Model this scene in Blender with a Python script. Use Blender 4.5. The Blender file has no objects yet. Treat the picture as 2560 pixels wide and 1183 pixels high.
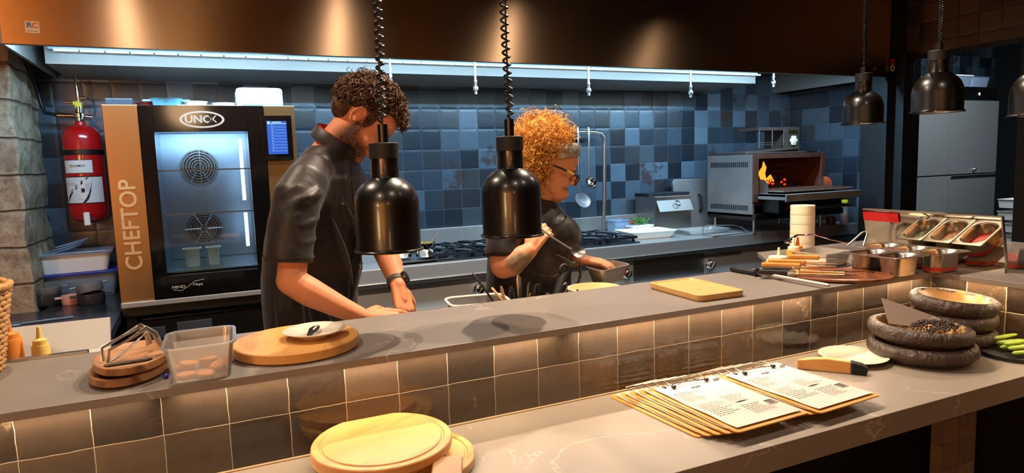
import bpy, bmesh, math, random
from math import sin, cos, pi, radians as rad
from mathutils import Vector as V, Matrix, Euler, noise as mnoise
random.seed(7)
sc = bpy.context.scene
COL = sc.collection

# ------------------------------------------------------------------ camera
R_ = V((0.9085, -0.4167, -0.0310)); F_ = V((0.4129, 0.9039, -0.1104)); R_ = (R_ - F_ * R_.dot(F_)).normalized()
yaw, pitch, roll = 0.428405, -0.110588, -0.032424
f = V((sin(yaw)*cos(pitch), cos(yaw)*cos(pitch), sin(pitch)))
r = V((cos(yaw), -sin(yaw), 0)); u = r.cross(f)
r2 = cos(roll)*r + sin(roll)*u; u2 = -sin(roll)*r + cos(roll)*u
cam = bpy.data.cameras.new('camera'); cam.sensor_width = 36; cam.lens = 1633.9/2560*36; cam.clip_start = .02
co = bpy.data.objects.new('camera', cam); COL.objects.link(co)
m = Matrix.Identity(4)
for i, a in enumerate((r2, u2, -f)):
    for j in range(3): m[j][i] = a[j]
m.translation = V((0, 0, 1.55)); co.matrix_world = m
sc.camera = co
sc.view_settings.view_transform = 'Standard'; sc.view_settings.look = 'None'
sc.view_settings.exposure = 0.0; sc.view_settings.gamma = 1; sc.view_settings.use_curve_mapping = False
w = bpy.data.worlds.new('world'); sc.world = w; w.use_nodes = True
w.node_tree.nodes['Background'].inputs[0].default_value = (.02, .016, .012, 1)
w.node_tree.nodes['Background'].inputs[1].default_value = 1.0
sc.cycles.max_bounces = 10; sc.cycles.transparent_max_bounces = 16; sc.cycles.use_denoising = True

# ------------------------------------------------------------------ lights of the place and added ones
WARM = (1, .79, .60); COOL = (.36, .68, 1.0)
def lamp(kind, name, loc, energy, col, size=.05, to=None, spot=70, blend=.5, sy=None, spread=None):
    l = bpy.data.lights.new(name, kind); l.energy = energy; l.color = col
    if kind == 'SPOT': l.spot_size = rad(spot); l.spot_blend = blend; l.shadow_soft_size = size
    elif kind == 'POINT': l.shadow_soft_size = size
    elif kind == 'AREA':
        l.size = size
        if sy: l.shape = 'RECTANGLE'; l.size_y = sy
        if spread: l.spread = rad(spread)
    o = bpy.data.objects.new(name, l); COL.objects.link(o); o.location = loc
    if to is not None: o.rotation_euler = (V(to)-V(loc)).to_track_quat('-Z', 'Y').to_euler()
    return o
SPOTS = [(-.33, 2.15), (.73, 2.15), (1.8, 2.15), (2.95, 2.12)]
for (x, y), e in zip(SPOTS, (80, 85, 100, 60)):
    lamp('SPOT', 'ceiling_spotlight_light', (x, y, 2.76), e, WARM, .022, (x, y-.45, 1), 158, .9)
lamp('SPOT', 'main_spotlight_light', (1.1, 2.1, 2.76), 165, WARM, .022, (1.0, 1.75, 1), 112, .35)
# spotlights over the guests' side of the bar
for x, y, e in [(-.7, .35, 42), (.7, .3, 20), (1.7, .5, 22)]:
    lamp('SPOT', 'room_spotlight_light', (x, y, 2.78), e, WARM, .05, (x+.15, y+.7, 1), 100, .7)
# added warm lights, out of view, for the gold sheen in the steel
lamp('POINT', 'added_warm_light', (-2.1, -.9, 1.9), 90, (1, .58, .24), .22)
lamp('POINT', 'added_warm_light', (-.2, -2.4, 2.3), 20, (1, .6, .3), .2)
lamp('SPOT', 'added_sheen_light', (-2.3, -2.6, 2.75), 2300, (1, .66, .34), .1, (-2.5, -3.4, 1.6), 120, .8)
lamp('SPOT', 'added_sheen_light', (.6, -2.6, 2.75), 30, (1, .62, .38), .1, (.6, -3.4, 1.6), 120, .8)
# cool strip lights in the hood
for x in (-.1, 1.0, 2.1, 3.2):
    lamp('AREA', 'hood_strip_light', (x, 3.02, 2.125), 26 if x < 3 else 34, COOL, 1.05, (x, 3.12, 1), sy=.035)
# warm strip under the pass shelf, washing the tiles
for x in (-.6, .35, 1.3, 2.05):
    lamp('AREA', 'shelf_strip_light', (x, 1.478, 1.1), 3.6 if x < 2 else 1.8, (1, .74, .50), .9 if x < 2 else .5, (x, 1.478, 0), sy=.008)
lamp('AREA', 'side_shelf_strip_light', (2.335, 1.1, 1.1), 2.4, (1, .68, .38), .008, (2.335, 1.1, 0), sy=.7)
# next room with the fridge
lamp('AREA', 'store_room_light', (6.3, 3.0, 2.75), 60, (.68, .85, 1.0), .9, (6.6, 3.6, .5), sy=.3)

# ------------------------------------------------------------------ material helpers
def lin(h):
    if isinstance(h, str):
        h = h.lstrip('#'); v = [int(h[i:i+2], 16)/255 for i in (0, 2, 4)]
        return tuple((c/12.92 if c < .04045 else ((c+.055)/1.055)**2.4) for c in v) + (1,)
    return tuple(h) + (1,)
class N:
    def __init__(s, name):
        s.m = bpy.data.materials.new(name); s.m.use_nodes = True; s.t = s.m.node_tree; s.n = s.t.nodes
        s.b = s.n['Principled BSDF']; s.out = s.n['Material Output']
    def add(s, t, **k):
        n = s.n.new('ShaderNode'+t)
        for a, b in k.items(): setattr(n, a, b)
        return n
    def L(s, a, b): s.t.links.new(a, b)
    def math(s, op, a, b=None, c=None):
        n = s.add('Math', operation=op)
        for i, v in enumerate((a, b, c)):
            if v is None: continue
            if isinstance(v, (int, float)): n.inputs[i].default_value = v
            else: s.L(v, n.inputs[i])
        return n.outputs[0]
    def mix(s, fac, a, b, bt='MIX'):
        n = s.add('Mix', data_type='RGBA', blend_type=bt)
        for i, v in ((0, fac), (6, a), (7, b)):
            if isinstance(v, (int, float)): n.inputs[i].default_value = v
            elif isinstance(v, tuple): n.inputs[i].default_value = v
            else: s.L(v, n.inputs[i])
        return n.outputs[2]
    def obj(s, scale=None, loc=None, rot=None):
        c = s.add('TexCoord').outputs['Object']
        if scale is None and loc is None and rot is None: return c
        mp = s.add('Mapping'); s.L(c, mp.inputs[0])
        if scale: mp.inputs['Scale'].default_value = scale if not isinstance(scale, (int, float)) else (scale,)*3
        if loc: mp.inputs['Location'].default_value = loc
        if rot: mp.inputs['Rotation'].default_value = rot
        return mp.outputs[0]
    def noise(s, vec, scale, detail=4, rough=.5, dist=0):
        n = s.add('TexNoise'); n.inputs['Scale'].default_value = scale; n.inputs['Detail'].default_value = detail
        n.inputs['Roughness'].default_value = rough; n.inputs['Distortion'].default_value = dist
        if vec is not None: s.L(vec, n.inputs['Vector'])
        return n.outputs[0]
    def ramp(s, fac, stops, interp='LINEAR'):
        n = s.add('ValToRGB'); n.color_ramp.interpolation = interp; e = n.color_ramp.elements
        while len(e) < len(stops): e.new(.5)
        for el, (p, c) in zip(e, stops): el.position = p; el.color = lin(c) if isinstance(c, str) else (c, c, c, 1)
        s.L(fac, n.inputs[0]); return n.outputs[0]
    def bump(s, h, strength, dist=.01, normal=None):
        n = s.add('Bump'); n.inputs['Strength'].default_value = strength; n.inputs['Distance'].default_value = dist
        s.L(h, n.inputs['Height'])
        if normal is not None: s.L(normal, n.inputs['Normal'])
        s.L(n.outputs[0], s.b.inputs['Normal']); return n.outputs[0]
    def set(s, **k):
        al = dict(col='Base Color', rough='Roughness', metal='Metallic', spec='Specular IOR Level', coat='Coat Weight', coatr='Coat Roughness',
                  sss='Subsurface Weight', aniso='Anisotropic', anr='Anisotropic Rotation', em='Emission Color', es='Emission Strength', tr='Transmission Weight', alpha='Alpha', sheen='Sheen Weight')
        for a, v in k.items():
            i = s.b.inputs[al[a]]
            if isinstance(v, (str, tuple)): i.default_value = lin(v) if isinstance(v, str) else v
            elif isinstance(v, (int, float)): i.default_value = v
            else: s.L(v, i)
        return s
def mat(name, col, rough=.5, metal=0, nz=None, bump=None, **k):
    x = N(name); x.set(col=col, rough=rough, metal=metal, **k)
    if nz:  # (scale, darker colour, amount)
        sc_, c2, am = nz; n = x.noise(x.obj(), sc_, 5)
        fac = x.math('MULTIPLY', n, am); x.set(col=x.mix(fac, lin(col), lin(c2)))
    if bump: x.bump(x.noise(x.obj(), bump[0], 4), bump[1], .01)
    return x.m
def steel(name, col, rough, aniso=0, stretch=(2, 2, 120), bump=.03, nz=.25, anr=0, metal=1):
    x = N(name); n = x.noise(x.obj(stretch), 3, 3, .6)
    x.set(col=col, metal=metal, rough=x.math('ADD', x.math('MULTIPLY', n, nz*rough), rough*(1-nz*.5)), aniso=aniso, anr=anr)
    if aniso:
        t = x.add('Tangent', direction_type='RADIAL', axis='Z'); x.L(t.outputs[0], x.b.inputs['Tangent'])
    if bump: x.bump(n, bump, .002)
    return x.m
def wood(name, c1, c2, scale=(3, 30, 30), rough=.45, wave=1.0, bump=.1, coat=0):
    x = N(name); v = x.obj(scale)
    n = x.noise(v, 1.0*wave, 6, .6, .6); n2 = x.noise(x.obj(tuple(s*.35 for s in scale)), wave, 3, .5, 1.2)
    fac = x.math('ADD', x.math('MULTIPLY', n, .6), x.math('MULTIPLY', n2, .55))
    x.set(col=x.ramp(fac, [(.38, c2), (.5, c1), (.6, c1), (.72, c2)]), rough=rough, coat=coat)
    x.bump(n, bump, .002); return x.m
def tile(name, axis, s, off, zoff, cols, grout, rough=.18, wav=.5, patches=None, groutw=.02, tilt=.5):
    x = N(name); sp = x.add('SeparateXYZ'); x.L(x.obj(), sp.inputs[0])
    uu = x.math('DIVIDE', x.math('SUBTRACT', sp.outputs[axis], off), s); vv = x.math('DIVIDE', x.math('SUBTRACT', sp.outputs[2], zoff), s)
    wob = x.math('MULTIPLY', x.math('SUBTRACT', x.noise(x.obj(), 26, 3), .5), .05)
    wob2 = x.math('MULTIPLY', x.math('SUBTRACT', x.noise(x.obj(loc=(3, 3, 3)), 22, 3), .5), .05)
    fu = x.math('FRACT', x.math('ADD', uu, wob)); fv = x.math('FRACT', x.math('ADD', vv, wob2))
    iu = x.math('FLOOR', uu); iv = x.math('FLOOR', vv)
    cb = x.add('CombineXYZ'); x.L(iu, cb.inputs[0]); x.L(iv, cb.inputs[1])
    wn = x.add('TexWhiteNoise', noise_dimensions='3D'); x.L(cb.outputs[0], wn.inputs[0])
    col = x.ramp(wn.outputs[0], cols, 'LINEAR')
    e = x.math('MINIMUM', x.math('MINIMUM', fu, x.math('SUBTRACT', 1, fu)), x.math('MINIMUM', fv, x.math('SUBTRACT', 1, fv)))
    g = x.ramp(e, [(0, 1.0), (groutw*.6, 1.0), (groutw*1.1, 0.0), (1, 0.0)])
    # glaze mottling
    mo = x.noise(x.obj(), 30, 6, .65); col = x.mix(x.math('MULTIPLY', mo, .45), col, lin('#0b0c0e'))
    if patches:
        pn = x.noise(x.obj(loc=(7, 1, 2)), patches[1], 5, .7); pm = x.ramp(pn, [(patches[2], 0.0), (patches[2]+.06, 1.0)])
        sel = x.math('GREATER_THAN', x.math('FRACT', x.math('MULTIPLY', wn.outputs[0], 17.3)), patches[3])
        col = x.mix(x.math('MULTIPLY', x.math('MULTIPLY', pm, sel), .8), col, lin(patches[0]))
    x.set(col=x.mix(g, col, lin(grout)), rough=x.math('ADD', x.math('MULTIPLY', g, .5), x.math('ADD', rough, x.math('MULTIPLY', mo, .12))), spec=.6)
    w2 = x.add('SeparateColor'); x.L(wn.outputs[1], w2.inputs[0])
    tl = x.math('ADD', x.math('MULTIPLY', x.math('SUBTRACT', w2.outputs[0], .5), fu), x.math('MULTIPLY', x.math('SUBTRACT', w2.outputs[1], .5), fv))
    h = x.math('ADD', x.math('MULTIPLY', x.noise(x.obj(), 17, 3, .55), wav), x.math('MULTIPLY', tl, tilt))
    rim = x.ramp(e, [(0, 0.0), (groutw*1.2, .35), (.1, .9), (.2, 1.0)])
    h = x.math('ADD', h, x.math('MULTIPLY', rim, .5)); x.bump(h, .55, .006)
    return x.m
def slab(name, c1, c2, vein, rough=.45, amt=1):
    x = N(name); n = x.noise(x.obj(), 9, 8, .7); n2 = x.noise(x.obj(), 160, 3)
    col = x.mix(x.math('MULTIPLY', x.math('ADD', x.math('MULTIPLY', n, .7), x.math('MULTIPLY', n2, .3)), 1.0), lin(c1), lin(c2))
    vn = x.noise(x.obj(loc=(2.3, .4, 0)), 1.7, 5, .55, .4); d = x.math('ABSOLUTE', x.math('SUBTRACT', vn, .5))
    vm = x.ramp(d, [(0, 1.0), (.0035, .0), (1, 0.0)])
    gate = x.ramp(x.noise(x.obj(loc=(5, 5, 5)), 3, 2), [(.5, 0.0), (.62, 1.0)])
    x.set(col=x.mix(x.math('MULTIPLY', x.math('MULTIPLY', vm, gate), .75*amt), col, lin(vein)), rough=rough)
    x.bump(n2, .12, .001); return x.m
def clearish(name, tint, opac=.15, rough=.1, body='#ffffff', milky=.2, fres=1.35):
    x = N(name); x.n.remove(x.b)
    tr = x.add('BsdfTransparent'); tr.inputs[0].default_value = lin(tint)
    di = x.add('BsdfDiffuse'); di.inputs[0].default_value = lin(body)
    tl = x.add('BsdfTranslucent'); tl.inputs[0].default_value = lin(body)
    gl = x.add('BsdfGlossy'); gl.inputs['Roughness'].default_value = rough
    a = x.add('MixShader'); a.inputs[0].default_value = .5; x.L(di.outputs[0], a.inputs[1]); x.L(tl.outputs[0], a.inputs[2])
    b = x.add('MixShader'); b.inputs[0].default_value = milky; x.L(tr.outputs[0], b.inputs[1]); x.L(a.outputs[0], b.inputs[2])
    fr = x.add('Fresnel'); fr.inputs[0].default_value = fres; c = x.add('MixShader')
    x.L(x.math('MINIMUM', x.math('ADD', fr.outputs[0], opac), 1), c.inputs[0]); x.L(b.outputs[0], c.inputs[1]); x.L(gl.outputs[0], c.inputs[2])
    x.L(c.outputs[0], x.out.inputs[0]); return x.m
def emis(name, col, st):
    x = N(name); x.set(col='#000000', em=col, es=st); return x.m

M = dict(
 steel=steel('brushed_steel', '#b9b4ac', .3, 0, (3, 3, 90)), steel_h=steel('brushed_steel_fascia', '#a39f99', .4, 0, (1, 1, 60), metal=.65),
 hood=steel('hood_steel', '#b89a7c', .3, .93, (.6, .6, 110), .05, .2, .25),
 hoodin=steel('hood_inner_steel', '#8f877e', .5, 0, (1, 1, 60), metal=.35),
 dsteel=steel('dark_steel', '#55524e', .35), chrome=steel('polished_steel', '#d9d6d0', .07, 0, (3, 3, 3), 0),
 mirror=steel('mirror_steel', '#d8ccb8', .045, 0, (1, 1, 3), .01), wornsteel=mat('worn_steel', '#a09a94', .4, .6, nz=(7, '#6b645e', .8)),
 ovengold=steel('oven_steel_panel', '#b98f5c', .3, .6, (.6, .6, 110), .04, .2, .25),
 bglass=mat('black_glass', '#0b0908', .08, 0, spec=.6), blk=mat('black_paint', '#0c0b0a', .32), matte=mat('matte_black', '#0a0908', .6),
 lampblk=mat('black_enamel', '#0b0906', .3, 0, spec=.6, coat=.2), rubber=mat('black_rubber', '#101010', .6),
 red=mat('red_enamel', '#b30d10', .22, 0, coat=.5), white=mat('white_plastic', '#e9e6de', .35), plate=mat('white_ceramic', '#d6ccba', .16, 0, coat=.4),
 paper=mat('paper', '#bdb5ad', .8, nz=(6, '#aca299', .5)), ink=mat('ink', '#3b3531', .9), label=mat('white_label', '#dcdad6', .4), cream=mat('cream_plastic', '#e9ddbf', .4, sss=.1),
 bluelid=mat('blue_plastic', '#20308e', .4), teal=mat('teal_ceramic', '#6fb0c4', .25), redc=mat('red_ceramic', '#8d1016', .3), pink=mat('pink_ceramic', '#d8a59a', .35), char=mat('charcoal_ceramic', '#34353a', .35), greyc=mat('grey_ceramic', '#6f7476', .35),
 floor=mat('dark_floor', '#1a1512', .5), ceil=mat('dark_ceiling', '#0b0908', .8), roomwall=mat('dining_wall', '#7a5430', .8),
 pine=wood('pine', '#cf9650', '#b67c3c', (14, 2.2, 14), .4, 1.3), beech=wood('beech_board', '#c48c50', '#a6703a', (3, 22, 22), .4, 1.0), beech2=wood('pale_beech', '#c69a5e', '#aa804a', (3, 20, 20), .4),
 walnut=wood('acacia', '#a0744e', '#5f3c25', (5, 26, 26), .38, .9), walnutd=wood('dark_acacia', '#7a4526', '#43220f', (5, 26, 26), .35, .9), mdf=wood('clipboard_board', '#c58b3e', '#a8702c', (40, 40, 40), .5),
 wick=wood('wicker', '#b98a52', '#7a4e26', (30, 30, 30), .6), handlewood=wood('handle_wood', '#d08a3e', '#a9642a', (4, 40, 40), .4),
 brownfood=mat('braised_food', '#8a6040', .35, bump=(60, .5)), darkgreen=mat('chopped_herbs', '#4c5c3e', .5, bump=(90, .6)),
 cookie=mat('cookie', '#c98752', .8, nz=(60, '#9c5a30', .8), bump=(90, .5)), pepper=mat('peppercorn', '#3a2a20', .45, nz=(400, '#120c08', .8)),
 bowl=N('rough_black_bowl').m, green=mat('leaf_green', '#3f7d24', .5), aspar=mat('asparagus_green', '#9db82c', .45, nz=(40, '#5c7a16', .8)), chili=mat('chili_red', '#b3301a', .35),
 orange_s=mat('orange_sauce', '#dd8a3c', .35, sss=.1), yellow_s=mat('yellow_sauce', '#ecc46a', .35, sss=.1), amber=mat('amber_sauce', '#f0a024', .3), brownpaper=mat('grey_paper', '#7b6a60', .85),
 clear=clearish('clear_plastic', '#f4f0ea', .05, .12, '#ffffff', .22), frost=clearish('frosted_plastic', '#f8f5f0', .03, .15, '#fff8f0', .26), bluewrap=clearish('blue_tint_plastic', '#cfe2f2', .05, .2, '#d8eaff', .5),
 glass=clearish('oven_glass', '#dfeefa', .03, .02, '#ffffff', .0), lens=clearish('dark_lens', '#51484a', .05, .03, '#222222', .35),
 led=emis('led_strip', '#a9dcff', 4), ledoff=mat('strip_housing', '#aab4bc', .4), ledoven=emis('oven_light_bar', '#c4e4ff', 7), screen=emis('touch_screen_glow', '#1650b8', 1.3), screenl=emis('screen_lines', '#9cc8ff', 1.6),
 bulb=emis('heat_bulb_red', '#ff3b3a', 5), ember=emis('embers', '#ff2a10', 3), flame=emis('flame', '#ff8a22', 2.2), disp=emis('display_digits', '#cfe0ff', 4),
 yellow=mat('yellow_plastic', '#d9cf1b', .4), brass=mat('brass', '#b4a04a', .3, 1), hose=mat('black_hose', '#0c0c0d', .4), bluedot=mat('blue_pellet', '#15159a', .3),
 grate=mat('cast_iron', '#15171b', .45, .3), soot=mat('sooty_steel', '#3a322e', .55, .4, nz=(14, '#5b4434', .8)), rust=mat('heat_stained_steel', '#6e4330', .5, .4, nz=(10, '#2a1712', .9)),
 ash=mat('ashy_grill', '#8e8478', .8, nz=(50, '#2b2420', 1.0), bump=(70, .4)), wood_dark=mat('charcoal_lump', '#14100e', .9, bump=(60, .5)),
 band=mat('silver_band_cloth', '#cfc8c0', .3, .35, nz=(38, '#15110f', 1.0), bump=(40, .7)), hoodlabel=mat('sticker_white', '#d9c2a8', .4), bluetxt=mat('blue_print', '#4b5f96', .5), redtxt=mat('red_print', '#d86a3c', .5),
 goldshield=mat('gold_print', '#c9992c', .5), steeltxt=mat('silver_letters', '#cfc4b4', .35, .7), lettering=mat('panel_letters', '#c9a678', .4, .4), greybox=mat('grey_metal_box', '#2f3440', .5),
)
# rough bowl
x = N('rough_bowl'); n = x.noise(x.obj((1, 1, .6)), 55, 4, .6)
x.set(col=x.mix(n, lin('#2a1f1a'), lin('#4a3c32')), rough=.42); x.bump(n, 1.0, .012); M['bowl'] = x.m
# stone blocks
x = N('limestone'); v = x.obj(); sp = x.add('SeparateXYZ'); x.L(v, sp.inputs[0])
n = x.noise(v, 16, 8, .7); n2 = x.noise(v, 5, 3)
zz = x.math('FRACT', x.math('DIVIDE', x.math('ADD', sp.outputs[2], x.math('MULTIPLY', n2, .02)), .158)); jo = x.ramp(x.math('MINIMUM', zz, x.math('SUBTRACT', 1, zz)), [(0, 1.0), (.02, 0.9), (.05, 0.0)])
c = x.ramp(n, [(.3, '#6e543c'), (.5, '#a58f74'), (.7, '#b9a88e')]); x.set(col=x.mix(x.math('MULTIPLY', jo, .7), c, lin('#5a4634')), rough=.9)
x.bump(x.math('SUBTRACT', n, jo), .8, .02); M['stone'] = x.m
BT = [(0, '#20262c'), (.14, '#2a333c'), (.3, '#39444e'), (.45, '#2f2c2e'), (.55, '#55646f'), (.7, '#434f5c'), (.82, '#6c7e8a'), (.92, '#37332f'), (1, '#5b6c78')]  # charcoal tiles, with the kitchen's blue light mixed into these colours
M['btile'] = tile('kitchen_wall_tiles', 0, .125, 1.203, 2.0275, BT, '#4c5962', .24, .3, ('#3c2a1e', 5, .56, .6), .008, .3)
M['rtile'] = tile('kitchen_side_tiles', 1, .125, 3.93, 2.0275, BT, '#4c5962', .25, .3, None, .008, .3)
CT = [(0, '#2a221c'), (.3, '#3f342a'), (.5, '#54463a'), (.75, '#33291f'), (1, '#5c4c3c')]
M['ctile'] = tile('counter_tiles', 0, .125, -.377, 1.136, CT, '#94866f', .07, .6, ('#6a5a44', 6, .6, .75), .0065, .4)
M['cstile'] = tile('counter_side_tiles', 1, .125, 1.5, 1.136, CT, '#a89880', .1, .75, ('#6a5a44', 6, .55, .5), .014, .5)
M['ltile'] = tile('lintel_tiles', 1, .125, 3.0, 2.0, CT, '#2a241d', .3, .5, None, .012, .4)
M['ptile'] = tile('pier_tiles', 0, .075, 1.86, .1, [(0, '#8d7668'), (1, '#7a665c')], '#5a4a40', .3, .3, None, .02, .3)
M['pass'] = slab('pass_stone', '#6c645d', '#7f776f', '#aca396', .45); M['lower'] = slab('bar_stone', '#766c62', '#8b8074', '#b9ae9f', .45); M['dslab'] = slab('dark_stone', '#191b20', '#24262b', '#3a3c42', .2, .3)
# cloth
def cloth(name, c1, bumpamt=.25, rough=.62, sheen=.1):
    x = N(name); n = x.noise(x.obj((1, 1, .45)), 9, 4, .5, .8); n2 = x.noise(x.obj(), 900, 2)
    x.set(col=c1, rough=rough, sheen=sheen, spec=.3); x.bump(n, bumpamt, .02); return x.m
M['jacket'] = cloth('black_satin_cloth', '#1f1918', .25, .46, .1); M['jacket2'] = cloth('dark_tunic_cloth', '#1f1817', .3, .5); M['trouser'] = cloth('black_trousers', '#141213'); M['redlin'] = mat('red_lining', '#b02818', .6)

# ------------------------------------------------------------------ mesh helpers
class B:
    def __init__(s): s.b = bmesh.new()
    def box(s, c, d, rz=0, rot=None, taper=None):
        res = bmesh.ops.create_cube(s.b, size=1); vs = res['verts']
        for v in vs:
            k = 1
            if taper and v.co.z < 0: k = taper
            v.co = V((v.co.x*d[0]*k, v.co.y*d[1]*k, v.co.z*d[2]))
        R = rot if rot is not None else Matrix.Rotation(rz, 3, 'Z')
        if isinstance(R, tuple): R = Euler(R).to_matrix()
        for v in vs: v.co = R @ v.co + V(c)
        return s
    def bx(s, x0, x1, y0, y1, z0, z1): return s.box(((x0+x1)/2, (y0+y1)/2, (z0+z1)/2), (abs(x1-x0), abs(y1-y0), abs(z1-z0)))
    def ell(s, c, rr, rot=None, seg=20):
        res = bmesh.ops.create_uvsphere(s.b, u_segments=seg, v_segments=max(8, seg*2//3), radius=1)
        if isinstance(rr, (int, float)): rr = (rr,)*3
        for v in res['verts']:
            p = V((v.co.x*rr[0], v.co.y*rr[1], v.co.z*rr[2]))
            if rot is not None: p = rot @ p
            v.co = p + V(c)
        return s
    def ring(s, c, q, ra, rb, seg):
        return [s.b.verts.new(V(c) + q @ V((cos(2*pi*i/seg)*ra, sin(2*pi*i/seg)*rb, 0))) for i in range(seg)]
    def skin(s, rings, cap=True, closed=False):
        n = len(rings); k = len(rings[0])
        for a in range(n if closed else n-1):
            A, C = rings[a], rings[(a+1) % n]
            for i in range(k):
                try: s.b.faces.new((A[i], A[(i+1) % k], C[(i+1) % k], C[i]))
                except ValueError: pass
        if cap and not closed:
            s.b.faces.new(rings[0][::-1]); s.b.faces.new(rings[-1])
        return s
    def tube(s, pts, rad_, seg=10, cap=True, closed=False, flat=1.0):
        pts = [V(p) for p in pts]; n = len(pts)
        rr = rad_ if isinstance(rad_, (list, tuple)) else [rad_]*n
        q = None; rings = []; up = None
        for i, p in enumerate(pts):
            if closed: t = pts[(i+1) % n]-pts[i-1]
            else: t = (pts[min(i+1, n-1)]-pts[max(i-1, 0)])
            t = t.normalized() if t.length > 1e-9 else V((0, 0, 1))
            if up is None:
                up = V((0, 0, 1)) if abs(t.z) < .9 else V((0, 1, 0))
            xa = up.cross(t)
            if xa.length < 1e-6: xa = V((1, 0, 0)).cross(t)
            xa.normalize(); ya = t.cross(xa); up = ya
            Q = Matrix((xa, ya, t)).transposed(); rings.append(s.ring(p, Q, rr[i], rr[i]*flat, seg))
        return s.skin(rings, cap, closed)
    def cap(s, p0, p1, r0, r1, seg=14):
        p0, p1 = V(p0), V(p1); t = (p1-p0).normalized(); pts = []; rr = []
        for a in (-80, -55, -28): pts.append(p0 + t*r0*sin(rad(a))); rr.append(r0*cos(rad(a)))
        pts += [p0, p1]; rr += [r0, r1]
        for a in (28, 55, 80): pts.append(p1 + t*r1*sin(rad(a))); rr.append(r1*cos(rad(a)))
        return s.tube(pts, rr, seg)
    def chain(s, pts, rr, seg=14):
        for i in range(len(pts)-1): s.cap(pts[i], pts[i+1], rr[i], rr[i+1], seg)
        return s
    def lathe(s, prof, seg=40, c=(0, 0, 0), rot=None, cap=False, sx=1, sy=1):
        Q = rot if rot is not None else Matrix.Identity(3); c = V(c); rings = []
        for (rr, z) in prof:
            rr = max(rr, 1e-4)
            rings.append([s.b.verts.new(c + Q @ V((cos(2*pi*i/seg)*rr*sx, sin(2*pi*i/seg)*rr*sy, z))) for i in range(seg)])
        return s.skin(rings, cap)
    def cyl(s, p0, p1, rr, seg=24): return s.tube([p0, p1], rr, seg)
    def prism(s, poly, z0, z1, M3=None, c=(0, 0, 0)):
        Q = M3 if M3 is not None else Matrix.Identity(3); c = V(c)
        a = [s.b.verts.new(c + Q @ V((x, y, z0))) for x, y in poly]; b = [s.b.verts.new(c + Q @ V((x, y, z1))) for x, y in poly]
        s.skin([a, b]); return s
    def quad(s, ps): s.b.faces.new([s.b.verts.new(V(p)) for p in ps]); return s
    def to(s, name, m, parent=None, smooth=40, bevel=0, mods=None, loc=None, seg=2, recalc=True):
        if recalc: bmesh.ops.recalc_face_normals(s.b, faces=s.b.faces)
        me = bpy.data.meshes.new(name); s.b.to_mesh(me); s.b.free()
        o = bpy.data.objects.new(name, me); COL.objects.link(o)
        if isinstance(m, str): m = M[m]
        me.materials.append(m)
        if parent is not None: o.parent = parent
        if loc: o.location = loc
        if bevel:
            bv = o.modifiers.new('bevel', 'BEVEL'); bv.width = bevel; bv.segments = seg; bv.limit_method = 'ANGLE'; bv.angle_limit = rad(35)
        if smooth:
            for p in me.polygons: p.use_smooth = True
            try: me.set_sharp_from_angle(angle=rad(smooth))
            except Exception: pass
        if mods:
            for k in mods:
                md = o.modifiers.new(k[0].lower(), k[0])
                for a, b in k[1].items(): setattr(md, a, b)
        return o
XZ = Matrix(((1, 0, 0), (0, 0, -1), (0, 1, 0)))        # prism drawn in x,z with depth towards -y
YZ = Matrix(((0, 0, 1), (1, 0, 0), (0, 1, 0)))         # prism drawn in y,z with depth along x
def tag(o, label, cat, group=None, kind=None):
    o['label'] = label; o['category'] = cat
    if group: o['group'] = group
    if kind: o['kind'] = kind
    return o
def struct(o): o['kind'] = 'structure'; return o
def thing(name, label, cat, loc=(0, 0, 0), rz=0, group=None, rot=None):
    o = bpy.data.objects.new(name, None); COL.objects.link(o); o.location = loc; o.empty_display_size = .05
    o.rotation_euler = rot if rot else (0, 0, rz)
    return tag(o, label, cat, group)
def single(name, b, m, label, cat, loc=(0, 0, 0), rz=0, group=None, rot=None, **k):
    o = b.to(name, m, **k); o.location = loc; o.rotation_euler = rot if rot else (0, 0, rz)
    return tag(o, label, cat, group)
def copy_tree(o, parent=None):
    c = o.copy(); COL.objects.link(c)
    if parent: c.parent = parent
    for ch in list(o.children): copy_tree(ch, c)
    return c
def text(name, s, size, loc, basis, m, parent=None, ext=.0006, sx=1, bold=0, align='CENTER'):
    cu = bpy.data.curves.new(name, 'FONT'); cu.body = s; cu.size = size; cu.extrude = ext; cu.align_x = align; cu.align_y = 'CENTER'; cu.offset = bold
    t = bpy.data.objects.new(name+'_t', cu); me = bpy.data.meshes.new_from_object(t); bpy.data.objects.remove(t)
    me.name = name; me.materials.clear(); me.materials.append(M[m] if isinstance(m, str) else m)
    o = bpy.data.objects.new(name, me); COL.objects.link(o)
    X, Y = V(basis[0]), V(basis[1]); Z = X.cross(Y); mt = Matrix((X*sx, Y, Z)).transposed()
    me.transform(mt.to_4x4()); me.transform(Matrix.Translation(V(loc)))
    if parent is not None: o.parent = parent
    return o
FRONT = ((1, 0, 0), (0, 0, 1))
def rrect(w, d, r_, n=5):
    out = []
    for sx_, sy_, a0 in ((1, 1, 0), (-1, 1, 90), (-1, -1, 180), (1, -1, 270)):
        for i in range(n+1):
            a = rad(a0+90*i/n); out.append((sx_*(w/2-r_)+cos(a)*r_, sy_*(d/2-r_)+sin(a)*r_))
    return out
def tub(b, w, d, h, t=.0015, lip=.008, taper=.85, rr=.02, z0=0, flat=True):
    "open tub with rounded corners: outer wall, rim, inner wall, floor"
    def rg(k, z, ex=0):
        return [b.b.verts.new((x, y, z)) for x, y in rrect(w*k+ex*2, d*k+ex*2, max(rr*k+ex, .002))]
    rings = [rg(taper, z0), rg(1, z0+h-.004), rg(1, z0+h-.003, lip), rg(1, z0+h, lip), rg(1, z0+h, -t), rg(taper, z0+t*1.5, -t)]
    return b.skin(rings)
PI2 = pi/2

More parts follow.
